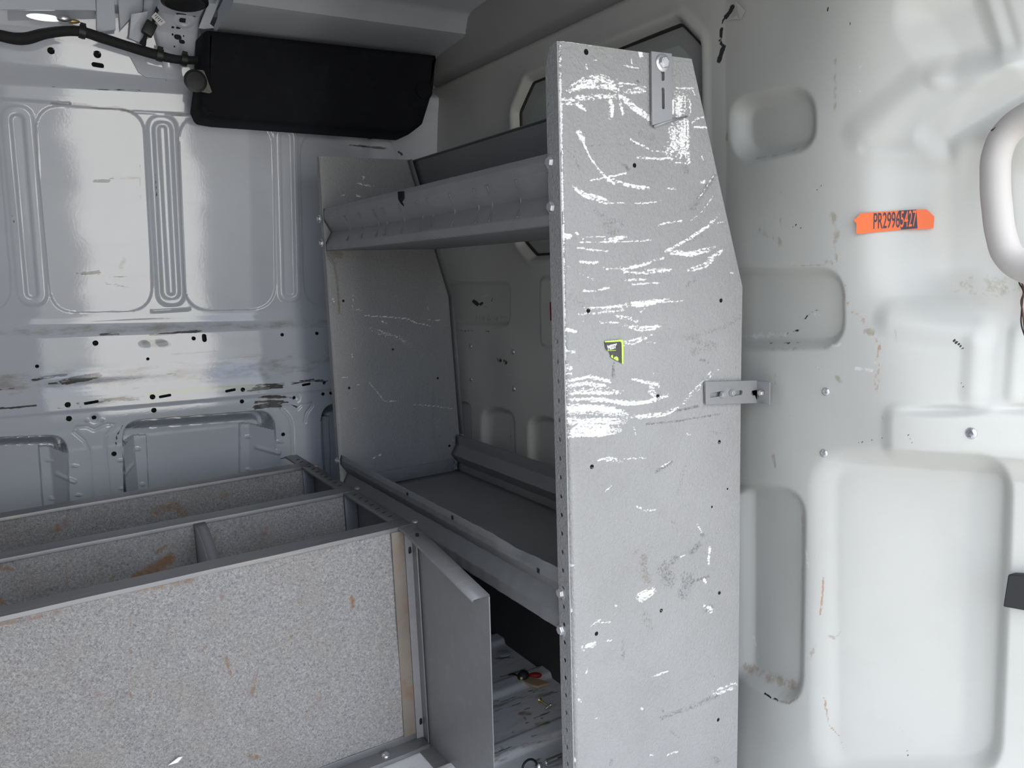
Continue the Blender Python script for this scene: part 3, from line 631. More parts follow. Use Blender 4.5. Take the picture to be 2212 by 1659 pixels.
# ---- roof bow, pressed, at the top left
def build_bow():
    t = bpy.data.objects.new('trim_2', None); COL.objects.link(t); t.location = (.45, 2.2, 1.53); t['kind'] = 'structure'; t.empty_display_size = .03
    # centre line climbs from the cant rail to the roof and then runs across it; local u = across (X)
    A = on(400, 185, 1, 2.235); B = on(372, 60, 1, 2.16); Cc = on(398, 0, 2, 1.575)
    path = [Vector((.435, 2.235, 1.40)), Vector((.425, 2.225, 1.455)), Vector((.415, 2.19, 1.515)), Vector((.415, 2.14, 1.548)), Vector((.415, 2.05, 1.562)), Vector((.415, 1.6, 1.585)), Vector((.415, .4, 1.57))]
    sec = [(-.075, -.016), (-.056, -.016), (-.048, .012), (-.018, .014), (0, .010), (.018, .014), (.048, .012), (.056, -.016), (.082, -.016)]
    bm = bmesh.new(); rows = []
    for i, p in enumerate(path):
        tn = (path[min(i + 1, len(path) - 1)] - path[max(i - 1, 0)]).normalized(); nrm = Vector((1, 0, 0)).cross(tn).normalized()
        if nrm.z > 0: nrm = -nrm
        rows.append([bm.verts.new(p + Vector((u, 0, 0)) + nrm * h) for u, h in sec])
    for a, b in zip(rows, rows[1:]):
        for k in range(len(sec) - 1): bm.faces.new((a[k], a[k + 1], b[k + 1], b[k]))
    o = bm_obj('roof_bow', bm, M['van'], t, 50)
    bv = o.modifiers.new('b', 'BEVEL'); bv.width = .004; bv.segments = 2; bv.limit_method = 'ANGLE'; bv.angle_limit = .3
    sd = o.modifiers.new('s', 'SOLIDIFY'); sd.thickness = .0012
    # openings in the pressing, flat near-black plates, their unlit depth put into the colour
    def hit(px, py):
        best = None
        for (a, b) in zip(path, path[1:]):
            tn = (b - a).normalized(); nrm = Vector((1, 0, 0)).cross(tn).normalized()
            if nrm.z > 0: nrm = -nrm
            q = a + nrm * .0135; d = Vector(ray(px, py)); c0 = Vector(CAM)
            den = d.dot(nrm)
            if abs(den) < 1e-6: continue
            s_ = (q - c0).dot(nrm) / den; P_ = c0 + d * s_; k_ = (P_ - a).dot(tn) / (b - a).length
            if -.05 <= k_ <= 1.05: best = (P_, tn, nrm)
        return best
    for (px, py, l, r) in ((394, 31, .022, .0035), (417, 35, .006, .0030), (398, 44, .014, .0065), (368, 58, .012, .003), (385, 60, .004, .003), (370, 74, .006, .0026), (384, 80, .006, .006), (400, 78, .006, .0024), (366, 87, .004, .005), (393, 90, .004, .005), (373, 100, .008, .0022)):
        h = hit(px, py)
        if h:
            P_, tn, nrm = h; mm = axes((1, 0, 0), tn if (Vector((1, 0, 0)).cross(tn)).dot(nrm) > 0 else -tn, P_ + nrm * .0004)
            plate('slot', slot(0, 0, l, r), [], .0006, mm, M['cavity_shade'], t, loc=P_)
    h = hit(398, 44)
    if h:
        bm = bmesh.new(); lathe_bm(bm, [(.026, -.001), (.022, .0025), (.014, .003), (.011, 0)], frame(h[0], h[2]), 24); bm_obj('embossed_ring', bm, M['van'], t, 40)
    # gusset plates and folded brackets beside the bow
    for nm, pts, y, th in (('gusset_plate', [(284, 32), (318, 26), (312, 60), (304, 92), (280, 82)], 2.15, .003), ('rail_bracket', [(208, -20), (244, -20), (248, 64), (210, 70)], 2.17, .012), ('rail_bracket', [(254, -20), (312, -20), (306, 26), (286, 34), (260, 62)], 2.19, .014),
                           ('reinforcing_sheet', [(0, -10), (204, -10), (206, 22), (0, 20)], 2.13, .006), ('joint_plate', [(276, 113), (306, 113), (318, 140), (390, 156), (388, 172), (316, 166), (300, 156)], 2.222, .004), ('gusset_plate', [(458, -10), (478, -10), (452, 52), (462, 60), (440, 62), (430, 60)], 2.12, .003)):
        q = [on(a, b, 1, y) for a, b in pts]; ctr = sum(q) / len(q)
        plate(nm, [(p[0] - ctr[0], p[2] - ctr[2]) for p in q], [], th, axes((1, 0, 0), (0, 0, 1), ctr), M['van'], t, bev=.0012, loc=ctr)
build_bow()
# glint under the rail: a glowing shape added in its place, not a lamp
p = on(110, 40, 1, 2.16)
lt = empty('rail_glint', p, 'small glowing shape added for a bright glint under the roof rail at top left', 'glint')
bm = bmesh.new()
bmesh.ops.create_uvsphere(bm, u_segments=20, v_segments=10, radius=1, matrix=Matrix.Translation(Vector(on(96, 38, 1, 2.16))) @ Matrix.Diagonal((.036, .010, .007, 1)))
lm_, lnt, lbs = nmat('glowing_glint'); lbs.inputs['Base Color'].default_value = (.9, .9, .88, 1); lbs.inputs['Roughness'].default_value = .1
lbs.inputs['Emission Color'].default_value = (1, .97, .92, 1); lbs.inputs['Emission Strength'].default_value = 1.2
lens = bm_obj('lens', bm, lm_, lt, 60)  # added glowing shape for the glint, no real lens
bm = bmesh.new(); bmesh.ops.create_uvsphere(bm, u_segments=16, v_segments=10, radius=1, matrix=Matrix.Translation(Vector(on(138, 40, 1, 2.155))) @ Matrix.Diagonal((.017, .010, .009, 1))); bm_obj('glint_bead', bm, M['zinc'], lt, 60)
bm = bmesh.new(); bmesh.ops.create_uvsphere(bm, u_segments=16, v_segments=10, radius=1, matrix=Matrix.Translation(Vector(on(150, 45, 1, 2.16))) @ Matrix.Diagonal((.022, .006, .006, 1))); bm_obj('glint_bead_brass', bm, M['brass'], lt, 60)

# ---- wiring loom along the rail
pts = [on(x, y, 1, 2.155) for x, y in ((-60, 66), (-10, 75), (45, 84), (100, 72), (150, 67), (178, 69), (220, 82), (270, 98), (330, 116), (380, 128), (415, 130), (431, 130))]
lm = empty('wiring_loom', pts[5], 'black cloth-taped wiring loom sagging along the top of the far wall', 'cable')
tube('taped_cable', pts, .0125, M['loom'], lm, 12, [1, 1, 1.08, .95, .9, .95, .98, .95, 1.0, .85, .8, .8])
for (px, py) in ((178, 69), (345, 119), (398, 129)):
    p = on(px, py, 1, 2.155); bm = bmesh.new(); lathe_bm(bm, [(.0150, -.007), (.0155, 0), (.0150, .007)], frame(p, (1, 0, -.2)), 20)
    box_bm(bm, (-.004, .010, -.006), (.008, .020, .006), .001, frame(p, (1, 0, -.2))); bm_obj('clip', bm, M['blackplastic'], lm, 40, loc=p)
tube('branch_wire', [on(x, y, 1, 2.13) for x, y in ((308, 96), (313, 82), (318, 66), (330, 50), (338, 24), (348, 6), (346, -12))], .0055, M['loom'], lm, 8, [1.4, .8, .7, .6, .7, 1.5, 1.5])
bm = bmesh.new(); p = Vector(on(322, 62, 1, 2.125)); box_bm(bm, (-.013, -.010, -.017), (.013, .010, .017), .004, Matrix.Translation(p) @ Matrix.Rotation(.5, 4, 'Y')); bm_obj('connector', bm, M['blackplastic'], lm, 40, loc=p)
q = [on(a, b, 1, 2.115) for a, b in ((336, 26), (358, 48), (346, 56), (327, 36))]; ctr = sum(q) / 4
tg = plate('paper_tag', [(p[0] - ctr[0], p[2] - ctr[2]) for p in q], [], .0008, axes((1, 0, 0), (0, 0, 1), ctr), M['paper'], lm, loc=ctr); tg['label'] = 'white paper tag with small dark print'
for k in range(5):
    a = Vector(q[0]).lerp(Vector(q[1]), .18 + .15 * k); b = Vector(q[3]).lerp(Vector(q[2]), .18 + .15 * k); a2, b2 = a.lerp(b, .2), a.lerp(b, .8 if k % 2 else .55)
    tube('print_line', [a2 + Vector((0, -.0008, 0)), b2 + Vector((0, -.0008, 0))], .0007, M['ink'], tg, 2)
# black ring of the roof lamp mount at the very top
p = Vector(on(398, -8, 2, 1.545)); bm = bmesh.new(); lathe_bm(bm, [(.052, -.002), (.052, .014), (.044, .018), (.030, .012)], frame(p, (0, -.1, -1)), 28)
tag(bm_obj('roof_lamp_mount', bm, M['blackplastic'], None, 40, loc=p), 'round black mount on the pressed roof bow, cut by the frame top', 'lamp mount')

# ---- black moulded cover in the upper corner
def build_cover():
    yb = 2.085
    f = [on(x, y, 1, yb) for x, y in ((443, 61), (946, 117), (940, 190), (916, 268), (888, 289), (474, 257), (440, 251), (430, 228), (438, 170))]
    t = empty('corner_cover', (f[0] + f[2]) / 2, 'long black felt-covered moulding in the upper corner above the wall panels', 'cover')
    poly = fillet([(p[0], p[2]) for p in f], [.012, .006, .03, .02, .025, .03, .014, .012, .03])
    bm = bmesh.new(); ctr = poly.mean(0); rings = []
    for (off, yy) in ((-.016, yb), (-.008, yb + .003), (-.002, yb + .010), (.001, yb + .03), (.002, yb + .07), (.003, yb + .10)):
        ring = []
        n = len(poly)
        for i, pnt in enumerate(poly):
            e = poly[(i + 1) % n] - poly[i - 1]; nn = np.array([e[1], -e[0]]); nn = nn / (np.linalg.norm(nn) + 1e-9)
            if nn @ (pnt - ctr) < 0: nn = -nn
            q = pnt + nn * off; ring.append(bm.verts.new((q[0], yy, q[1])))
        rings.append(ring)
    for a, b in zip(rings, rings[1:]):
        for k in range(len(a)): bm.faces.new((a[k], a[(k + 1) % len(a)], b[(k + 1) % len(a)], b[k]))
    ff = bm.faces.new(rings[0]); fb = bm.faces.new(rings[-1][::-1]); bmesh.ops.triangulate(bm, faces=[ff, fb], ngon_method='EAR_CLIP'); bm_obj('felt_shell', bm, M['black'], t, 50)
    q = [on(a, b, 1, yb - .012) for a, b in ((412, 150), (440, 152), (458, 200), (452, 202), (420, 195), (402, 182), (398, 165))]; c0 = sum(q) / len(q)
    tb = plate('fixing_tab', [(p[0] - c0[0], p[2] - c0[2]) for p in fillet_list(q, .006)], [], .004, axes((1, 0, 0), (0, 0, 1), c0), M['pebble'], t, loc=c0); tb['label'] = 'pebbled grey fixing tab'
    p = on(422, 175, 1, yb - .014); bm = bmesh.new(); lathe_bm(bm, [(.0265, 0), (.0265, .003), (.0215, .005), (.021, .0035), (.004, .005)], frame(p, (0, -1, 0)), 28); bm_obj('round_cap', bm, M['blackplastic'], t, 40, loc=p)
    p = on(916, 195, 1, yb - .001); bm = bmesh.new(); lathe_bm(bm, [(.026, -.001), (.025, .003), (.022, .004), (.021, .0025), (.004, .003)], frame(p, (0, -1, 0)), 28); bm_obj('fixing_plug', bm, M['black'], t, 40, loc=p)
def fillet_list(q, r):
    f2 = fillet([(p[0], p[2]) for p in q], r); return [np.array([a, 0, b]) for a, b in f2]
build_cover()

# ================================================================== SHELVING UNIT (standing)
YN, YF = .95, 2.0
SU = empty('shelving_unit', (.87, 1.48, FLOOR), 'tall grey metal two-tray shelving unit with scratched end panel standing against the partition', 'shelving')
def end_panel(name, y, left, right, holes_px, wl, dl, tl, cell, lab=None, zt=1.213, rivets=()):
    zs = np.arange(FLOOR, zt + cell * .5, cell); zs = zs * (1.0) ; nu = int(.385 / cell)
    u = np.linspace(0, 1, nu); U, Z = np.meshgrid(u, zs, indexing='ij')
    zl, xl = zip(*left); zr, xr = zip(*right)
    XL = np.interp(Z, zl, xl); XR = np.interp(Z, zr, xr); X = XL + (XR - XL) * U
    hs = []
    for (px, py, r) in holes_px:
        p = on(px, py, 1, y); hs.append((p[0], p[2], r))
    X, Z, ins, fc = punch(X, Z, hs, cell)
    Y = np.full(X.shape, y)
    roll = np.maximum(.010 - (X - XL), 0) / .010; Y = Y + .010 * (1 - np.sqrt(np.maximum(1 - roll ** 2, 0)))          # rolled front corner
    Y = Y + .0018 * np.sin(Z * 5 + X * 4) + .006 * ins
    Pos = np.stack([X, Y, Z], -1); QX, QY = proj(Pos)
    at = {'white': strokes(QX, QY, wl, 4.5), 'dark': strokes(QX, QY, dl), 'dirt': strokes(QX, QY, tl)}
    me = grid_mesh(name, Pos, nu, len(zs), at, fc)
    o = link(name, me, [M['shelf'], M['cavity_shade']], SU)
    if lab: o['label'] = lab
    return o
ka = lambda l: Zm(1160, 60, 3.318, l); kb = lambda l: Zm(1160, 540, 2.963, l); kc = lambda l: Zm(1160, 1060, 2.770, l)
WL = ka([([(250, 440), (340, 390), (460, 365), (560, 400), (610, 430)], 70, .56), ([(220, 460), (330, 430), (480, 430), (580, 450)], 50, .55), ([(160, 520), (300, 500), (480, 480), (600, 485)], 46, .56), ([(170, 545), (290, 550)], 20, .55), ([(290, 540), (350, 585)], 30, .75), ([(500, 490), (530, 560), (527, 640)], 44, .66), ([(590, 500), (620, 620)], 26, .5), ([(600, 480), (690, 560), (810, 650)], 60, .5), ([(680, 560), (800, 650)], 36, .62), ([(640, 460), (770, 440)], 60, .48), ([(590, 395), (720, 405)], 8, .7),
    ([(1030, 490), (1030, 640)], 150, .57), ([(1000, 700), (1020, 800), (960, 900)], 170, .50), ([(1060, 640), (1060, 900)], 90, .55), ([(1080, 900), (1085, 970)], 40, .6), ([(1000, 430), (1120, 435)], 24, .5), ([(1110, 440), (1130, 480)], 14, .6), ([(735, 160), (748, 205)], 24, .9), ([(880, 185), (945, 185)], 18, .85), ([(350, 265), (360, 300)], 16, .7), ([(620, 270), (725, 290)], 14, .7), ([(670, 210), (685, 275)], 10, .6), ([(400, 235), (430, 230)], 14, .6),
    ([(295, 740), (330, 810)], 46, .5), ([(320, 800), (380, 930), (440, 1010), (500, 1080)], 18, .72), ([(480, 1070), (550, 1120)], 26, .72), ([(550, 1090), (650, 1130), (800, 1155)], 30, .66), ([(380, 1095), (490, 1075), (640, 1040)], 16, .66), ([(260, 1135), (340, 1195), (410, 1225)], 26, .72), ([(380, 1215), (490, 1250)], 50, .62), ([(490, 1255), (680, 1262), (820, 1252), (900, 1240)], 12, .55), ([(670, 800), (760, 850), (800, 870)], 16, .7), ([(820, 880), (960, 900)], 16, .55), ([(720, 930), (860, 938), (960, 935)], 18, .74), ([(980, 965), (1100, 975)], 12, .5), ([(1190, 1100), (1192, 1110)], 34, .6), ([(1280, 1040), (1200, 1160), (1160, 1220)], 14, .45), ([(870, 1412), (1040, 1380)], 16, .68), ([(940, 1150), (1000, 1158)], 14, .6), ([(1260, 1210), (1180, 1320), (1100, 1390)], 10, .45),
    ([(185, 1490), (240, 1500)], 24, .7), ([(280, 1470), (330, 1510)], 20, .6), ([(340, 1500), (490, 1495)], 10, .55), ([(490, 1525), (640, 1495)], 26, .66), ([(310, 1540), (600, 1535), (820, 1522)], 14, .6), ([(290, 1575), (400, 1590), (500, 1600)], 12, .72), ([(920, 1605), (1100, 1510), (1230, 1420), (1300, 1340)], 26, .62), ([(930, 1600), (1060, 1620), (1180, 1600), (1270, 1575)], 32, .62), ([(1130, 710), (1215, 718)], 24, .66), ([(1110, 680), (1150, 650), (1190, 640)], 18, .58), ([(1230, 1650), (1330, 1590)], 18, .55), ([(1180, 920), (1190, 945)], 12, .6), ([(1290, 1400), (1345, 1390)], 12, .5)]) \
  + kb([([(430, 118), (560, 120), (700, 85), (805, 50)], 26, .62), ([(560, 145), (700, 148), (860, 130)], 18, .55), ([(700, 125), (850, 125)], 34, .52), ([(960, 130), (1080, 95), (1180, 10)], 30, .58), ([(840, 5), (980, 30), (1100, 10)], 24, .6), ([(195, 100), (270, 150), (360, 190)], 9, .55), ([(570, 192), (690, 190)], 20, .62), ([(610, 222), (790, 210)], 12, .62), ([(300, 262), (380, 262), (460, 240)], 18, .66), ([(310, 372), (460, 372), (600, 350)], 34, .58), ([(580, 355), (720, 335), (840, 315)], 36, .62), ([(270, 412), (420, 400), (560, 385)], 18, .55), ([(740, 340), (930, 328)], 12, .5), ([(510, 425), (600, 440), (640, 460)], 30, .5), ([(400, 462), (520, 466)], 14, .62), ([(560, 480), (660, 505), (790, 490)], 30, .55), ([(555, 600), (640, 580), (730, 540)], 26, .6), ([(700, 590), (760, 592)], 8, .6), ([(180, 510), (250, 525)], 22, .7), ([(180, 645), (240, 655)], 28, .6), ([(185, 740), (220, 760)], 30, .55), ([(280, 70), (390, 80)], 26, .5), ([(340, 5), (450, 6)], 10, .7), ([(1240, 145), (1250, 150)], 14, .6), ([(660, 400), (690, 380)], 14, .6), ([(290, 460), (310, 440)], 10, .5), ([(185, 790), (220, 795)], 16, .6),
    ([(190, 840), (340, 810), (470, 840)], 26, .72), ([(185, 870), (320, 850), (440, 870)], 46, .54), ([(185, 905), (340, 900), (540, 905)], 50, .56), ([(185, 960), (400, 950), (560, 975), (700, 970), (840, 930)], 34, .60), ([(610, 825), (690, 850), (780, 850)], 26, .58), ([(700, 850), (780, 870)], 40, .55), ([(720, 900), (760, 930)], 30, .5), ([(185, 1000), (500, 1010)], 40, .55),
    ([(185, 1035), (400, 1030), (560, 1050)], 66, .72), ([(185, 1095), (400, 1100), (560, 1090)], 66, .70), ([(185, 1160), (350, 1165), (520, 1150)], 60, .74), ([(185, 1195), (400, 1190)], 16, .6), ([(540, 1080), (680, 1066), (800, 1052), (900, 1010)], 24, .62), ([(930, 990), (980, 930), (1060, 860), (1120, 790), (1170, 760)], 26, .42), ([(620, 1130), (632, 1190)], 12, .55), ([(390, 1350), (470, 1335), (540, 1352)], 26, .58), ([(560, 1335), (700, 1330)], 12, .5), ([(440, 1540), (480, 1510)], 12, .6), ([(960, 1175), (985, 1185)], 14, .5), ([(790, 1390), (850, 1360)], 16, .5), ([(750, 780), (745, 810)], 6, .6)]) \
  + kc([([(615, 640), (690, 600)], 60, .6), ([(275, 945), (350, 920)], 34, .58), ([(960, 205), (985, 245)], 10, .7), ([(1035, 335), (1028, 400), (1025, 440)], 18, .62), ([(690, 1115), (785, 1078)], 9, .75), ([(1000, 530), (1012, 550)], 24, .6), ([(320, 810), (380, 770)], 12, .6), ([(370, 790), (440, 785)], 10, .6), ([(190, 440), (215, 445)], 18, .7), ([(195, 690), (210, 720)], 16, .7), ([(300, 1065), (295, 1095)], 14, .6), ([(1060, 1210), (1190, 1160)], 50, .40), ([(600, 95), (625, 105)], 16, .7), ([(640, 120), (710, 115)], 14, .55), ([(250, 1250), (262, 1262)], 16, .7), ([(620, 1300), (630, 1305)], 14, .6), ([(680, 1580), (700, 1585)], 14, .55), ([(780, 1580), (840, 1560)], 14, .55), ([(350, 1365), (370, 1355)], 9, .6), ([(420, 895), (445, 897)], 9, .8), ([(230, 1160), (245, 1050)], 6, .4), ([(860, 395), (885, 385)], 10, .7), ([(470, 685), (475, 690)], 12, .7), ([(1000, 690), (1040, 720)], 40, .42), ([(225, 1600), (228, 1620)], 16, .7)])
WL += [([(1209, 90), (1213, 300), (1216, 480), (1219, 700), (1222, 900), (1224, 1000)], 7, .72), ([(1224, 1000), (1226, 1200), (1231, 1450), (1237, 1659)], 6, .6), ([(1208, 87), (1300, 98), (1400, 111), (1488, 122)], 5, .55)]
DL = kb([([(850, 1035), (940, 1020), (1030, 1000)], 22, .6), ([(700, 1115), (900, 1095), (1050, 1070), (1170, 1050)], 14, .62), ([(490, 720), (490, 800)], 26, .45), ([(1050, 700), (1090, 720)], 40, .4), ([(760, 1420), (860, 1360)], 30, .5), ([(1110, 1160), (1175, 1175)], 16, .4), ([(1010, 190), (960, 230)], 40, .35), ([(560, 155), (720, 160)], 14, .35), ([(950, 1380), (900, 1560)], 30, .25)]) + kc([([(760, 470), (790, 540)], 110, .40), ([(900, 520), (880, 620)], 90, .42), ([(830, 400), (810, 420)], 50, .42), ([(930, 545), (1030, 510)], 18, .6), ([(920, 370), (970, 320)], 40, .5), ([(990, 265), (995, 270)], 30, .6), ([(740, 1365), (850, 1320), (980, 1270), (1080, 1225)], 34, .42), ([(515, 900), (515, 1010)], 24, .35), ([(760, 415), (765, 418)], 18, .6), ([(1080, 1620), (1060, 1600)], 40, .4), ([(450, 1610), (440, 1640)], 30, .4), ([(1010, 710), (1040, 700)], 50, .35), ([(750, 1310), (755, 1320)], 20, .5), ([(1040, 1095), (1060, 1110)], 12, .5)]) \
   + ka([([(1280, 1050), (1190, 1180), (1110, 1300)], 50, .42), ([(200, 850), (280, 950), (300, 1010)], 20, .35), ([(400, 1300), (500, 1380), (620, 1400)], 60, .25), ([(1180, 1490), (960, 1560)], 50, .22), ([(330, 850), (700, 830)], 24, .3), ([(720, 380), (730, 390)], 20, .8), ([(640, 1000), (655, 1020)], 16, .7)]) + [([(1325, 790), (1323, 815)], 8, .6)]
TL = kc([([(640, 400), (640, 480), (660, 540)], 60, .5), ([(600, 360), (590, 380)], 30, .4), ([(640, 740), (680, 820)], 60, .35), ([(810, 185), (820, 190)], 26, .5), ([(800, 1440), (850, 1480)], 12, .6)]) + kb([([(960, 560), (1130, 610), (1000, 650)], 60, .38), ([(1300, 430), (1180, 500), (960, 560)], 40, .3), ([(200, 300), (300, 340)], 80, .25), ([(1270, 755), (1280, 758)], 30, .4)]) + ka([([(500, 1420), (560, 1470)], 90, .35), ([(1060, 1000), (1070, 1030)], 50, .45), ([(620, 980), (660, 1010)], 30, .45), ([(740, 760), (820, 790)], 60, .35)])
NEAR_HOLES = [(1267, 112, .0042), (1372, 357, .0036), (1272, 671, .0038), (1559, 649, .0038), (1422, 856, .0038), (1278, 1008, .0038), (1555, 955, .0036), (1287, 1368, .0036), (1553, 1280, .0036), (1427, 1318, .0036), (1550, 1554, .0036), (1538, 1095, .0022), (1572, 1056, .0022)]
end_panel('end_panel', YN, [(FLOOR, .6795), (.10, .681), (1.213, .690)], [(FLOOR, 1.055), (.848, 1.068), (1.217, .946)], NEAR_HOLES, WL, DL, TL, .002, 'scratched near end panel with white scrapes')
kd = lambda l: Zm(640, 280, 3.456, l); ke = lambda l: Zm(620, 680, 2.861, l)
FW = kd([([(515, 1390), (640, 1395), (830, 1412), (890, 1440), (1005, 1468)], 9, .8), ([(980, 1420), (1095, 1424)], 8, .6), ([(560, 1490), (660, 1530), (760, 1560), (845, 1610)], 50, .32), ([(640, 1430), (670, 1445)], 16, .6), ([(425, 1230), (420, 1350)], 8, .5), ([(450, 1340), (500, 1352)], 12, .55), ([(978, 1320), (982, 1340)], 8, .6), ([(270, 1255), (285, 1290)], 8, .6), ([(460, 400), (540, 420), (575, 425)], 20, .5), ([(450, 490), (470, 495)], 22, .75), ([(330, 495), (360, 490)], 10, .7), ([(490, 355), (515, 350)], 10, .7), ([(505, 360), (495, 372)], 8, .7)]) + ke([([(500, 412), (540, 455), (575, 500), (600, 535), (690, 532)], 7, .7), ([(780, 555), (900, 562), (1020, 580)], 7, .62), ([(530, 885), (580, 865)], 12, .5), ([(400, 245), (405, 265)], 10, .6), ([(340, 388), (375, 385)], 6, .6), ([(400, 577), (450, 577)], 5, .6), ([(430, 430), (450, 432)], 8, .5)])
FD = ke([([(800, 500), (800, 800)], 60, .2), ([(900, 480), (905, 760)], 30, .25)])
FT = kd([([(240, 925), (320, 935)], 70, .95), ([(250, 960), (290, 1000)], 40, .8), ([(270, 960), (300, 1090), (315, 1250), (320, 1370)], 20, .95)])
end_panel('end_panel', YF, [(FLOOR, .675), (.35, .683), (1.193, .690)], [(FLOOR, 1.055), (.423, 1.053), (.821, 1.042), (1.196, .938)], [(742, 650, .0036), (849, 755, .0036), (754, 838, .0036), (946, 817, .0034), (971, 963, .004)], FW, FD, FT, .003, 'far end panel inside the unit', zt=1.194)
# folded flanges of the end panels
hl = [(1.2, z) for z in ()]
def flange(y0, y1, x_at, ztop, zbot, holes_z, name, rr=.0038):
    outer = [(y0, zbot), (y1 - .012, zbot), (y1, zbot + .10), (y1, ztop - .03), (y1 - .012, ztop - .004), (y0, ztop)]
    mm = axes((0, 1, 0), (-.0099, 0, 1), (x_at, 0, 0))      # leans with the panel's front edge
    mm = Matrix(((0, .0085, 1, x_at), (1, 0, 0, 0), (0, 1, 0, 0), (0, 0, 0, 1)))
    return plate(name, outer, [circ((y0 + y1) / 2 + .002, z, rr) for z in holes_z], .002, mm, M['shelf'], SU)
zz = on(1199, 738, 0, .684)[2]
flange(YN + .004, YN + .034, .680, 1.212, FLOOR, [zz - .0302 * k for k in range(27) if zz - .0302 * k > .0 and not (abs(zz - .0302 * k - .378) < .010 or abs(zz - .0302 * k - .318) < .010)], 'front_flange')
flange(YF - .006, YF + .016, .681, 1.192, FLOOR, [], 'front_flange')
# rear flange edge of the far panel (dark angle seen from inside)
bm = bmesh.new(); pr = [(.938, 1.193), (1.042, .821), (1.054, .423), (1.055, FLOOR)]
for (a, b) in zip(pr, pr[1:]):
    v = [bm.verts.new(q) for q in ((a[0], YF - .001, a[1]), (b[0], YF - .001, b[1]), (b[0] + .002, YF - .024, b[1]), (a[0] + .002, YF - .024, a[1]))]; bm.faces.new(v)
o = bm_obj('rear_flange', bm, M['tray'], SU); sd = o.modifiers.new('s', 'SOLIDIFY'); sd.thickness = .002
# trays
y0, y1 = YN + .004, YF - .003
UF = [(.693, 1.062), (.690, 1.052), (.690, 1.036), (.708, 1.003), (.690, .972), (.690, .958)]
up = empty('upper_tray', (.84, 1.48, .96), None, None); up.parent = SU; up.location = Vector((.84, 1.48, .96)) - Vector(SU.location)
up['label'] = 'upper tray with ribbed front rail'
o = sheet('front_rail', UF, y0, y1, .002, M['tray'], up, 60, .0006)
o = sheet('tray_floor', [(.690, .958), (1.012, .955)], y0, y1, .002, M['tray'], up)
o = sheet('back_rail', [(1.012, .955), (.998, 1.02), (.950, 1.186), (.944, 1.190)], y0, y1, .002, M['tray'], up)
# chevron dents pressed across the front rail
for k, y in enumerate([.99 + .075 * i + .014 * ((i * 7) % 3) for i in range(12)]):
    ptsc = [(.6885, y - .004, 1.034), (.7065, y + .010, 1.003), (.6890, y - .006, .976)]
    tube('pressed_crease', [np.array(p) for p in ptsc], .0019, M['lip'], up, 3)
bm = bmesh.new()
pp = [on(x, y, 0, .6885) for x, y in ((859, 414), (872, 413), (873, 428), (869, 436), (872, 446), (864, 438), (860, 430))]
f_ = [bm.verts.new(p) for p in pp]; bm.faces.new(f_); o = bm_obj('tar_patch', bm, M['black'], up); sd = o.modifiers.new('s', 'SOLIDIFY'); sd.thickness = .001
LF = [(.692, .416), (.689, .404), (.689, .392), (.706, .365), (.689, .335), (.689, .313)]
lw = empty('lower_tray', (.86, 1.48, .32), None, None); lw.parent = SU; lw.location = Vector((.86, 1.48, .32)) - Vector(SU.location)
lw['label'] = 'lower tray with dented front rail'
def lipmesh():
    """front rail of the lower tray with its square holes and a dent near the right end"""
    o = sheet('front_rail', LF, y0, y1, .002, M['tray'], lw, 80, .0005)
    for v in o.data.vertices:
        yy = v.co.y + 1.48; zz_ = v.co.z + .32
        g = math.exp(-((yy - 1.12) / .05) ** 2)
        if zz_ > .395: v.co.z -= .008 * g; v.co.x += .006 * g
    return o
lipmesh()
for (px, py) in ((880, 1068), (977, 1118), (1163, 1233)):
    p = on(px, py, 0, .6878); plate('square_hole', [(-.0042, -.0042), (.0042, -.0042), (.0042, .0042), (-.0042, .0042)], [], .0006, axes((0, 1, 0), (0, 0, 1), p), M['cavity_shade'], lw, loc=p)
sheet('tray_floor', [(.689, .313), (1.040, .316)], y0, y1, .002, M['tray'], lw)
sheet('back_rail', [(1.040, .316), (1.040, .338), (1.022, .366), (1.040, .394), (1.040, .418), (1.052, .418)], y0, y1, .002, M['tray'], lw, 40, .0004)
bm = bmesh.new(); box_bm(bm, (.72, YF - .010, .316), (1.025, YF - .007, .352), .0008); bm_obj('end_lip', bm, M['tray'], lw)
# bolts
for (px, py) in ((1190, 350), (1193, 447), (1213, 1280), (1214, 1360)): hexbolt('hex_bolt', on(px, py, 0, .680 + .0085 * on(px, py, 0, .684)[2]), (-1, 0, 0), SU, .0078, True, random.random())
for (px, py) in ((691, 473), (696, 525), (729, 996)): hexbolt('hex_bolt', on(px, py, 0, .682), (-1, 0, 0), SU, .0068, True, random.random())
for (px, py, x) in ((881, 356, .945), (979, 951, 1.036), (984, 996, 1.036)): hexbolt('hex_bolt', on(px, py, 0, x), (-1, 0, 0), SU, .0095, True, random.random())
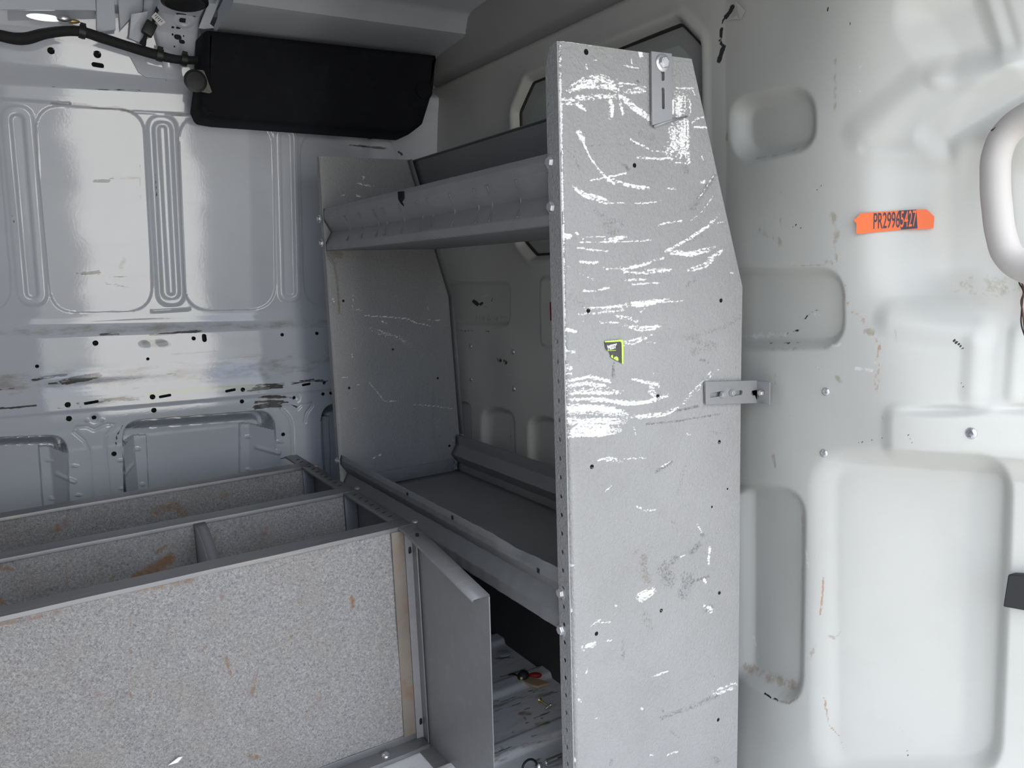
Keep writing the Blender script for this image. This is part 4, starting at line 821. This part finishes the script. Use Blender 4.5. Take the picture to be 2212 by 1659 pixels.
# slotted strap at the top of the near panel
YB = YN - .0035
c0 = on(1427, 190, 1, YB); loc2 = lambda px, py: (lambda p: (p[0] - c0[0], p[2] - c0[2]))(on(px, py, 1, YB))
b1 = plate('slotted_strap', [loc2(1406, 112), loc2(1449, 117), loc2(1450, 258), loc2(1408, 270)], [slot(*loc2(1430, 158), .016, .0042, math.pi / 2), slot(*loc2(1431, 213), .026, .0036, math.pi / 2)], .003, axes((1, 0, 0), (0, 0, 1), c0), M['plate'], SU, bev=.0006, loc=c0)
b1['label'] = 'dull slotted steel strap bolted near the top'
hexbolt('strap_bolt', on(1431, 136, 1, YB - .0025), (0, -1, 0), SU, .0092, True, .2)
q = [on(a, b, 1, YN - .002) for a, b in ((1410, 271), (1450, 257), (1483, 250), (1482, 254), (1450, 263), (1412, 276))]
bm = bmesh.new(); f_ = [bm.verts.new(p) for p in q]; bm.faces.new(f_); o = bm_obj('strap_foot', bm, M['plate'], SU); sd = o.modifiers.new('s', 'SOLIDIFY'); sd.thickness = .003
# L bracket to the partition
c0 = on(1580, 848, 1, YB); loc2 = lambda px, py: (lambda p: (p[0] - c0[0], p[2] - c0[2]))(on(px, py, 1, YB))
b2 = plate('angle_bracket', [loc2(1523, 825), loc2(1634, 822), loc2(1635, 870), loc2(1524, 873)], [slot(*loc2(1545, 852), .022, .0046, -.02), slot(*loc2(1590, 849), .022, .0046, -.02), slot(*loc2(1630, 848), .012, .0046, -.02)], .003, axes((1, 0, 0), (0, 0, 1), c0), M['plate'], SU, bev=.0005, loc=c0)
b2['label'] = 'L-shaped slotted bracket screwed to the partition'
pz0, pz1 = on(1634, 822, 1, YB), on(1635, 870, 1, YB)
bm = bmesh.new(); x0 = pz0[0] - .001
box_bm(bm, (x0, YB - .030, pz1[2] + .001), (x0 + .003, YB + .0015, pz0[2]), .0006); bm_obj('bracket_foot', bm, M['plate'], b2)
hexbolt('screw', (x0 - .0005, YB - .014, (pz0[2] + pz1[2]) / 2), (-1, 0, 0), b2, .0055, False, .5)
hexbolt('screw', on(1558, 852, 1, YB - .002), (0, -1, 0), b2, .0058, False, .2); hexbolt('screw', on(1579, 848, 1, YB - .002), (0, -1, 0), b2, .0058, False, .6)
# torn sticker on the near panel
YS = YN - .0006
c0 = on(1325, 758, 1, YS); loc2 = lambda px, py: (lambda p: (p[0] - c0[0], p[2] - c0[2]))(on(px, py, 1, YS))
zk = lambda a, b: loc2(1290 + a / 20.74, 720 + b / 20.74)
stk = plate('torn_sticker', [zk(335, 375), zk(1000, 315), zk(1090, 320), zk(1120, 400), zk(1130, 1360), zk(880, 1230), zk(720, 1160), zk(600, 1060), zk(600, 980), zk(540, 830), zk(420, 740), zk(370, 640)], [], .0006, axes((1, 0, 0), (0, 0, 1), c0), M['stkblack'], SU, loc=c0)
stk['label'] = 'torn black sticker with lime green edge'
Sx = axes((1, 0, 0), (0, 0, 1), c0 - np.array([0, .0007, 0]))
plate('lime_border', fillet([zk(330, 400), zk(330, 350), zk(1040, 285), zk(1150, 310), zk(1165, 700), zk(1150, 1370), zk(1095, 1350), zk(1085, 700), zk(1075, 420), zk(1030, 365), zk(600, 395)], .0004), [], .0004, Sx, M['lime'], stk)
plate('lime_line', [zk(440, 790), zk(450, 770), zk(830, 745), zk(830, 765)], [], .0004, Sx, M['lime'], stk)
plate('lime_letter', fillet([zk(720, 1130), zk(760, 1060), zk(850, 1030), zk(920, 1080), zk(940, 1220), zk(880, 1230)], .0008), [circ(*zk(825, 1140), .0007, 8)], .0004, Sx, M['lime'], stk)
plate('lime_letter', fillet([zk(600, 1050), zk(610, 990), zk(690, 965), zk(695, 1130), zk(640, 1090)], .0004), [], .0004, Sx, M['lime'], stk)
cc = zk(640, 620); text_obj('sticker_text', "'MESSY'", Sx @ Matrix.Translation((cc[0], cc[1], 0)) @ Matrix.Rotation(.10, 4, 'Z'), M['whiteprint'], stk, .0098, .60, .2, .0003, .0003)

# ================================================================== SHELVING UNIT LYING ON ITS BACK (carpeted bins)
BX = .615; BZ = .40
BU = empty('carpeted_bin_unit', (.0, 1.60, FLOOR), 'low grey steel bin unit with carpeted trays lying along the far wall', 'shelving')
def carpet(name, y, x0, x1, z0, z1, st, lab=None, cell=.004):
    xs = np.linspace(x0, x1, max(2, int((x1 - x0) / cell))); zs = np.linspace(z0, z1, int((z1 - z0) / cell)); X, Z = np.meshgrid(xs, zs, indexing='ij')
    Y = y + .0025 * np.sin(X * 9) * np.sin(Z * 11 + 1) + .0012 * np.sin(X * 47 + Z * 31)
    P_ = np.stack([X, Y, Z], -1); QX, QY = proj(P_); me = grid_mesh(name, P_, len(xs), len(zs), {'dirt': strokes(QX, QY, st)})
    o = link(name, me, M['carpet'], BU)
    if lab: o['label'] = lab
    return o
kg = lambda l: Zm(0, 960, 2.3736, l)
carpet('carpet_panel', 1.389, -1.0, .590, FLOOR + .02, BZ - .002, kg([([(670, 880), (672, 1100), (668, 1330)], 14, .42), ([(1160, 1090), (1180, 1180)], 24, .6), ([(1310, 1190), (1285, 1290)], 36, .5), ([(1490, 985), (1500, 990)], 14, .9), ([(1130, 770), (1145, 780)], 16, .7), ([(1040, 1040), (1060, 1045)], 16, .6), ([(0, 925), (300, 860)], 30, .45), ([(700, 740), (1000, 690)], 50, .4), ([(1280, 1600), (1320, 1605)], 30, .7), ([(760, 1220), (765, 1310)], 20, .4), ([(680, 1440), (690, 1480)], 16, .5), ([(1640, 1300), (1560, 1400)], 40, .3), ([(450, 1250), (560, 1330)], 90, .25), ([(1550, 550), (1709, 520)], 20, .45), ([(570, 1130), (575, 1150)], 16, .5)]) + [([(760, 1290), (762, 1310)], 10, .9), ([(490, 1430), (492, 1440)], 12, .7), ([(640, 1300), (655, 1305)], 20, .3)], 'sunlit front carpet panel with rust stains')
carpet('carpet_panel', 1.694, -1.0, .585, FLOOR + .02, BZ - .002, kg([([(700, 690), (820, 620), (870, 585)], 70, .85), ([(780, 640), (850, 600)], 60, .8), ([(340, 600), (345, 760)], 16, .5), ([(0, 630), (60, 640)], 30, .6), ([(580, 680), (585, 682)], 16, .9), ([(0, 800), (10, 810)], 30, .8), ([(800, 555), (850, 520)], 24, .6), ([(1360, 440), (1340, 480)], 40, .4), ([(1060, 500), (1065, 530)], 14, .7)]), 'middle carpet panel with a rust patch')
carpet('carpet_panel', 2.004, -1.0, .590, FLOOR + .02, BZ - .002, kg([([(800, 340), (900, 310), (940, 350)], 60, .5), ([(280, 440), (350, 400)], 60, .45), ([(1140, 260), (1170, 255)], 40, .4)]), 'rear carpet panel')
for (y, lab) in ((1.387, None), (1.691, None), (2.001, None)):
    sheet('top_rail', [(y - .0005, BZ - .006), (y, BZ + .001), (y + .045, BZ + .001), (y + .045, BZ - .014)], -1.0, BX - .002, .002, M['lip'], BU, 30, .0003, axis='X')
    bm = bmesh.new(); box_bm(bm, (-1.0, y + .0105, FLOOR + .004), (BX - .004, y + .0125, BZ - .001)); bm_obj('tray_back', bm, M['bin'], BU)
sheet('bottom_rail', [(1.386, FLOOR + .024), (1.384, FLOOR + .010), (1.350, FLOOR + .009), (1.349, FLOOR + .002)], -1.0, BX - .008, .002, M['lip'], BU, 30, .0003, axis='X')
for yb in (1.62, 1.93, 2.11):
    sheet('bottom_rail', [(yb, FLOOR + .02), (yb, FLOOR + .006), (yb + .03, FLOOR + .006)], -1.0, BX - .008, .002, M['lip'], BU, 8, 0, axis='X')
# end panel with sloped front corner and its folded top flange
EP = [(2.150, FLOOR), (2.150, BZ - .002), (1.362, BZ - .002), (1.092, .353), (1.106, FLOOR)]
ho = []
for k in range(5): ho.append(circ(1.56 - .018 * k, .345 - .012 * k, .0028, 10))
ep = plate('end_panel', EP, ho, .002, axes((0, 1, 0), (0, 0, 1), (BX + .001, 0, 0)), M['bin'], BU); ep['label'] = 'steel end panel with sloped front corner'
tf = [(2.152, BZ), (1.362, BZ), (1.092, .355)]
bm = bmesh.new(); rows = []
for (y, z) in tf:
    rows.append([bm.verts.new((BX + .002, y, z)), bm.verts.new((BX - .030, y, z + .0005)), bm.verts.new((BX - .0315, y, z - .003))])
for a, b in zip(rows, rows[1:]):
    for k in range(2): bm.faces.new((a[k], a[k + 1], b[k + 1], b[k]))
o = bm_obj('top_flange', bm, M['lip'], BU, 30); sd = o.modifiers.new('s', 'SOLIDIFY'); sd.thickness = .002; sd.offset = 0
p = Vector((BX - .03, 2.152, BZ)); bm = bmesh.new()
v = [bm.verts.new(q) for q in ((BX + .002, 2.152, BZ), (BX - .030, 2.152, BZ), (BX - .038, 2.175, BZ - .008), (BX - .01, 2.18, BZ - .004))]; bm.faces.new(v)
o = bm_obj('bent_corner', bm, M['lip'], BU); sd = o.modifiers.new('s', 'SOLIDIFY'); sd.thickness = .002
for k in range(22):                                            # punched slots along the flange
    y = 2.09 - .033 * k
    if min(abs(y - q) for q in (1.40, 1.71, 2.02)) < .02: continue
    pl = (BX - .014, y, BZ + .0014); plate('slot', slot(0, 0, .008, .0015, .35), [], .0005, axes((1, 0, 0), (0, 1, 0), pl), M['cavity_shade'], BU, loc=pl)
dv = Vector((0, 1.092 - 1.362, .355 - BZ)).normalized(); nn_ = Vector((1, 0, 0)).cross(-dv)
pl = Vector((BX - .014, 1.335, BZ - .0030)); plate('slot', slot(0, 0, .008, .0036, 1.2), [], .0006, axes((1, 0, 0), -dv, pl), M['cavity_shade'], BU, loc=pl)
for (px, py) in ((683, 1006), (771, 1055), (896, 1127)):
    p = on(px, py, 2, BZ + .002); roundhead('rivet', p, (0, 0, 1), BU, .0065, .0022, 'lip')
p = on(833, 1632, 2, FLOOR + .011); roundhead('rivet', p, (0, 0, 1), BU, .009, .004)
p = on(915, 1583, 2, FLOOR + .011); roundhead('rivet', p, (0, 0, 1), BU, .008, .004)
# folded end of the front tray beside the carpet: rusty strip, then bare angle
xa, xb = on(868, 1165, 1, 1.386)[0], on(893, 1150, 1, 1.386)[0]
rs = paint('rusty_tray_strip', (.19, .165, .14), .6, [], bumpscale=70, bumpstr=.25, grime=1.0, grimecol=(.20, .085, .03, 1), var=.2)
bm = bmesh.new(); box_bm(bm, (.568, 1.3835, FLOOR + .022), (.594, 1.386, BZ - .006), .0006); o = bm_obj('tray_edge', bm, rs, BU); o['label'] = 'rust-spotted edge strip beside the carpet'
zl = [FLOOR + .05, .352]
plate('corner_angle', [(.594, FLOOR + .006), (.6135, FLOOR + .006), (.6135, BZ - .003), (.594, BZ - .003)], [slot(.604, .352, .008, .0035, math.pi / 2), slot(.605, FLOOR + .045, .008, .0035, math.pi / 2)], .002, axes((1, 0, 0), (0, 0, 1), (0, 1.382, 0)), M['bin'], BU)
sheet('angle_leg', [(1.382, FLOOR + .008), (1.382, BZ - .004)], BX - .0005, BX - .0015, .001, M['bin'], BU, 1, 0, axis='X')
bm = bmesh.new(); box_bm(bm, (.609, 1.360, FLOOR + .006), (.6115, 1.383, BZ - .004), .0004); bm_obj('angle_leg', bm, M['lip'], BU)
for y in (1.69, 2.0):
    bm = bmesh.new(); box_bm(bm, (.585, y - .002, FLOOR + .01), (.613, y, BZ - .004), .0004); bm_obj('corner_angle', bm, M['bin'], BU)
# foot flange of the end panel
bm = bmesh.new(); box_bm(bm, (BX - .030, 1.098, FLOOR + .001), (BX + .001, 1.37, FLOOR + .0035), .0006); bm_obj('foot_flange', bm, M['lip'], BU)
# curved divider between front and middle trays
dvp = [(.231, 1.435, BZ - .02), (.231, 1.69, BZ - .004)]
bm = bmesh.new(); pts = [(1.692, BZ - .002), (1.66, BZ - .006), (1.61, BZ - .022), (1.56, BZ - .055), (1.52, BZ - .10), (1.50, BZ - .16), (1.49, BZ - .30), (1.49, FLOOR + .01), (1.692, FLOOR + .01)]
fa = [bm.verts.new((.262, y, z)) for y, z in pts]; bm.faces.new(fa); o = bm_obj('divider', bm, M['bin'], BU); sd = o.modifiers.new('s', 'SOLIDIFY'); sd.thickness = .003
o['label'] = 'curved steel divider between two trays'
bm = bmesh.new()
for (a, b) in zip(pts[:7], pts[1:7]):
    v = [bm.verts.new(q) for q in ((.262, a[0], a[1]), (.262, b[0], b[1]), (.282, b[0], b[1]), (.282, a[0], a[1]))]; bm.faces.new(v)
bmesh.ops.remove_doubles(bm, verts=bm.verts, dist=1e-5); oo = bm_obj('divider_lip', bm, M['bin'], o); sd = oo.modifiers.new('s', 'SOLIDIFY'); sd.thickness = .002

# ================================================================== THINGS ON THE PARTITION
# orange number label
def build_label():
    pc = [on_part(x, y) for x, y in ((1849, 480), (2016, 470), (1932, 455), (1932, 500))]
    ux = Vector(pc[1] - pc[0]).normalized(); vz = Vector(pc[2] - pc[3]); n = ux.cross(vz).normalized(); vz = n.cross(ux)
    if n.x > 0: n = -n
    c0 = Vector(on_part(1932, 478)); c0 += n * .0030
    def at(px, py):
        d = Vector(ray(px, py)); s_ = (c0 - Vector(CAM)).dot(n) / d.dot(n); q = Vector(CAM) + d * s_ - c0; return (q.dot(ux), q.dot(vz))
    zz_ = lambda a, b: at(1830 + a / 10.533, 430 + b / 10.533)
    mm = axes(ux, vz, c0)
    if Vector(mm.col[2][:3]).dot(n) < 0: pass
    t = tag(plate('number_label', [zz_(320, 320), zz_(1180, 262), zz_(1580, 240), zz_(1800, 235), zz_(1860, 280), zz_(1985, 400), zz_(1965, 660), zz_(1900, 675), zz_(1230, 700), zz_(240, 795), zz_(200, 760), zz_(215, 560), zz_(150, 480), zz_(230, 410)], [], .0006, mm, M['orange'], None, loc=c0),
            'orange adhesive strip printed PR29965427 on the pale partition bulge', 'label')
    m2 = axes(ux, vz, c0 + n * .0007)
    plate('black_block', [zz_(1175, 265), zz_(1575, 240), zz_(1600, 665), zz_(1225, 695)], [], .0004, m2, M['ink'], t)
    a, b = zz_(880, 505), zz_(1370, 475)
    rot = math.atan2(b[1] - a[1], b[0] - a[0])
    h = abs(zz_(880, 330)[1] - zz_(880, 650)[1]); wd = lambda x0, x1: abs(zz_(x1, 500)[0] - zz_(x0, 500)[0])
    def tx(s, ctr, width, mat, off):
        mx = axes(ux, vz, c0 + n * off) @ Matrix.Translation((ctr[0], ctr[1], 0)) @ Matrix.Rotation(rot, 4, 'Z')
        o = text_obj('printed_number', s, mx, mat, t, h / .62, 1.0, 0, .0002, .00012)
        co = np.array([v.co for v in o.data.vertices]); axx = np.array(ux.lerp(vz, 0)); u_ = co @ np.array(ux); wnow = u_.max() - u_.min(); k = width / wnow
        cu_ = (u_.max() + u_.min()) / 2
        for v in o.data.vertices:
            dlt = (Vector(v.co).dot(ux) - cu_) * (k - 1); v.co += ux * dlt
        return o
    tx('PR2996', zz_(890, 505), wd(595, 1190), M['ink'], .0007); tx('5427', zz_(1382, 472), wd(1205, 1562), M['orange'], .0012)
build_label()
# red label sliver
c0 = on_part(1190, 672, .002); tag(plate('warning_label', [(-.012, -.024), (.012, -.024), (.012, .022), (-.012, .022)], [], .0006, axes((0, -1, 0), (0, 0, 1), c0 + np.array([0, -.008, 0])), M['red'], None, loc=c0), 'small dark red label on the partition behind the near end panel', 'label')
# grab handle
HX = 1.155
hp_ = [(2420, 205), (2300, 222), (2235, 245), (2180, 282), (2156, 325), (2150, 390), (2154, 450), (2163, 510), (2180, 553), (2215, 578), (2300, 592), (2420, 592)]
pts = [on(x, y, 0, HX + (.05 if i in (0, len(hp_) - 1) else 0)) for i, (x, y) in enumerate(hp_)]
gh = empty('grab_handle', on_part(2205, 400), 'off-white moulded plastic grab handle at the right edge of the partition', 'handle')
o = tube('grip', pts, .0188, M['handle'], gh, 14, [1.1, 1.1, 1.08, 1.02, 1, 1, 1, 1, 1.03, 1.08, 1.1, 1.1])
def near(px, py, dd): p = on(px, py, 0, HX); return p - ray(px, py) / np.linalg.norm(ray(px, py)) * dd
tube('seam_line', [near(x, y, .0165) for x, y in ((2141, 282), (2172, 264), (2212, 248), (2260, 236))], .0009, M['seam'], o, 6)
tube('seam_line', [near(x, y, .0165) for x, y in ((2150, 540), (2162, 552), (2180, 558), (2205, 561), (2260, 562))], .0009, M['seam'], o, 6)
# loose wire under it
wp = [on(x, y, 0, 1.17) for x, y in ((2209, 590), (2207, 606), (2212, 630), (2206, 650), (2209, 672), (2212, 700), (2216, 730))]
wr = empty('loose_wire', wp[0], 'thin brown wires dangling below the grab handle', 'wire')
tube('strand', wp, .0012, M['copper'], wr, 6); tube('strand', [p + np.array([0, .0025 * math.sin(i * 1.6) + .001, 0]) for i, p in enumerate(wp)], .0010, M['seam'], wr, 6)
# rubber block
q = [on_part(x, y, .004) for x, y in ((2192, 1236), (2260, 1240), (2260, 1320), (2181, 1306))]
bm = bmesh.new(); f0 = [bm.verts.new(p) for p in q]; f1 = [bm.verts.new(p + np.array([-.016, .002, 0])) for p in q]
bm.faces.new(f1); bm.faces.new(f0[::-1])
for k in range(4): bm.faces.new((f0[k], f0[(k + 1) % 4], f1[(k + 1) % 4], f1[k]))
o = bm_obj('rubber_block', bm, M['rubber'], None, 30, loc=q[0]); bv = o.modifiers.new('b', 'BEVEL'); bv.width = .002; bv.segments = 2
tag(o, 'black rubber block low on the partition at the right edge', 'block')
# torn flap of tape by the dark tear
q = [on_part(x, y, .002) for x, y in ((1586, 34), (1600, 6), (1614, 24), (1600, 42), (1575, 42))]
bm = bmesh.new(); f_ = [bm.verts.new(p) for p in q]; f_[1].co.x -= .012; f_[2].co.x -= .006; bm.faces.new(f_)
o = bm_obj('tape_flap', bm, M['part'], None, None, loc=q[0]); sd = o.modifiers.new('s', 'SOLIDIFY'); sd.thickness = .0008
tag(o, 'torn grey flap of lining beside the black tear at the top', 'flap')

# ================================================================== LITTER ON THE FLOOR
FZ = FLOOR + .004
def screw(a, b, mat, head, label):
    a, b = Vector(a), Vector(b); d = (b - a).normalized(); t = empty('screw', a, label, 'screw'); L_ = (b - a).length
    bm = bmesh.new(); mt = frame(a, d); prof = []
    k = 0; z = .003
    while z < L_ - .006: prof += [(.0019, z), (.0024, z + .0006), (.0019, z + .0012)]; z += .0016
    lathe_bm(bm, [(.0019, .001)] + prof + [(.0003, L_)], mt, 12); bm_obj('shank', bm, mat, t, 40)
    bm = bmesh.new(); lathe_bm(bm, [(.0020, .0035), (head, .0006), (head, 0), (head * .4, -.0002)], mt, 16); bm_obj('screw_head', bm, mat, t, 40); return t
g = lambda a, b, z=FZ: on(1040 + a / 5.945, 1380 + b / 5.945, 2, z)
screw(g(748, 785, FZ + .012), g(870, 870, FZ + .012), M['brass'], .0052, 'yellowish countersunk screw lying on the floor near the end panel')
screw(g(895, 845, FZ + .011), g(800, 912, FZ + .009), M['zinc'], .0042, 'short silver screw lying crossed beside the yellowish one')
def tub(name, p, q, r0, r1, mat, lab, cat):
    p, q = Vector(p), Vector(q); L_ = (q - p).length; bm = bmesh.new(); lathe_bm(bm, [(r1, 0.003), (r1, 0), (r0, 0), (r0 * 1.03, .001), (r0, .002), (r0, L_ - .001), (r0 * .96, L_), (r1, L_), (r1, L_ - .003)], frame(p, q - p), 24)
    return tag(bm_obj(name, bm, mat, None, 40, loc=p), lab, cat)
sl = tub('metal_sleeve', g(830, 1600, FLOOR + .017), g(1080, 1500, FLOOR + .017), .0075, .0045, M['zinc'], 'grey steel anchor sleeve with a slit lying by the end panel foot', 'sleeve')
p_, q_ = Vector(g(980, 1530, FLOOR + .0248)), Vector(g(1060, 1498, FLOOR + .0248)); tube('slit', [p_, q_], .0008, M['cavity_shade'], sl, 2)
hc = empty('hose_clamp', g(640, 1640), 'black wire hose clamp with a bright screw on the white floor', 'clamp')
cc = Vector(g(620, 1655, FLOOR + .016)); ring = [cc + Vector((.016 * math.cos(a), .004 * math.sin(a), .014 * math.sin(a))) for a in np.linspace(-.3, math.pi * 1.6, 14)]
tube('ring', ring, .0022, M['blackplastic'], hc, 6)
pz = Vector(g(745, 1640, FLOOR + .012)); bm = bmesh.new(); lathe_bm(bm, [(.0085, -.002), (.0085, .001), (.006, .003), (.0055, .006), (.002, .0075)], frame(pz, (-.35, -.75, .55)), 20); bm_obj('clamp_screw', bm, M['zinc'], hc, 40)
pc = Vector(g(535, 480, FLOOR + .012)); rc = empty('floor_plug', pc, 'black rubber plug with a brass stud on the floor by the partition foot', 'plug')
bm = bmesh.new(); lathe_bm(bm, [(.010, -.014), (.013, -.010), (.013, .006), (.010, .010), (.004, .012)], frame(pc, (-.6, -.7, .3)), 20); bm_obj('plug_body', bm, M['rubber'], rc, 40)
bm = bmesh.new(); lathe_bm(bm, [(.0045, .008), (.0045, .015), (.003, .017)], frame(pc + Vector((-.002, 0, -.001)), (-.6, -.7, .3)), 14); bm_obj('stud', bm, M['brass'], rc, 40)
tube('lead_wire', [pc, Vector(g(460, 480, FLOOR + .008)), Vector(g(400, 450, FLOOR + .004)), Vector(g(350, 465, FLOOR + .003))], .003, M['rubber'], rc, 6, [1, 1, .7, .5])
q = [g(a, b, FLOOR + .005) for a, b in ((540, 570), (630, 510), (880, 590), (730, 640), (650, 625))]
bm = bmesh.new(); f0 = [bm.verts.new(p) for p in q]; f1 = [bm.verts.new(p + np.array([0, 0, .006])) for p in q]; bm.faces.new(f1); bm.faces.new(f0[::-1])
for k in range(5): bm.faces.new((f0[k], f0[(k + 1) % 5], f1[(k + 1) % 5], f1[k]))
o = bm_obj('wood_splinter', bm, M['wood'], None, 30, loc=q[0]); bv = o.modifiers.new('b', 'BEVEL'); bv.width = .001; tag(o, 'pale split piece of wood on the floor by the partition foot', 'wood')
pr_ = Vector(g(690, 470, FLOOR + .010)); bm = bmesh.new(); bmesh.ops.create_uvsphere(bm, u_segments=16, v_segments=8, radius=1, matrix=Matrix.Translation(pr_) @ Matrix.Rotation(-.6, 4, 'Z') @ Matrix.Diagonal((.016, .008, .007, 1)))
tag(bm_obj('red_cap', bm, M['red'], None, 60, loc=pr_), 'dark red plastic cap lying behind the split wood', 'cap')
pd = Vector(g(292, 190, FLOOR + .004)); bm = bmesh.new(); lathe_bm(bm, [(.016, 0), (.016, .002), (.013, .0035), (.004, .003)], frame(pd, (0, 0, 1)), 24); tag(bm_obj('plastic_disc', bm, M['clear'], None, 40, loc=pd), 'cloudy round plastic disc on the floor in the dark under the lower tray', 'disc')
q = on(378, 1645, 1, 1.385); bm = bmesh.new(); vv = [bm.verts.new(q + np.array(d_)) for d_ in ((-.012, 0, -.003), (.006, -.001, .006), (.013, 0, .004), (.004, -.001, -.003))]; bm.faces.new(vv)
o = bm_obj('paint_flake', bm, M['whiteprint'], None, None, loc=q); sd = o.modifiers.new('s', 'SOLIDIFY'); sd.thickness = .0008; tag(o, 'tiny white paint flake caught on the front carpet panel', 'flake')
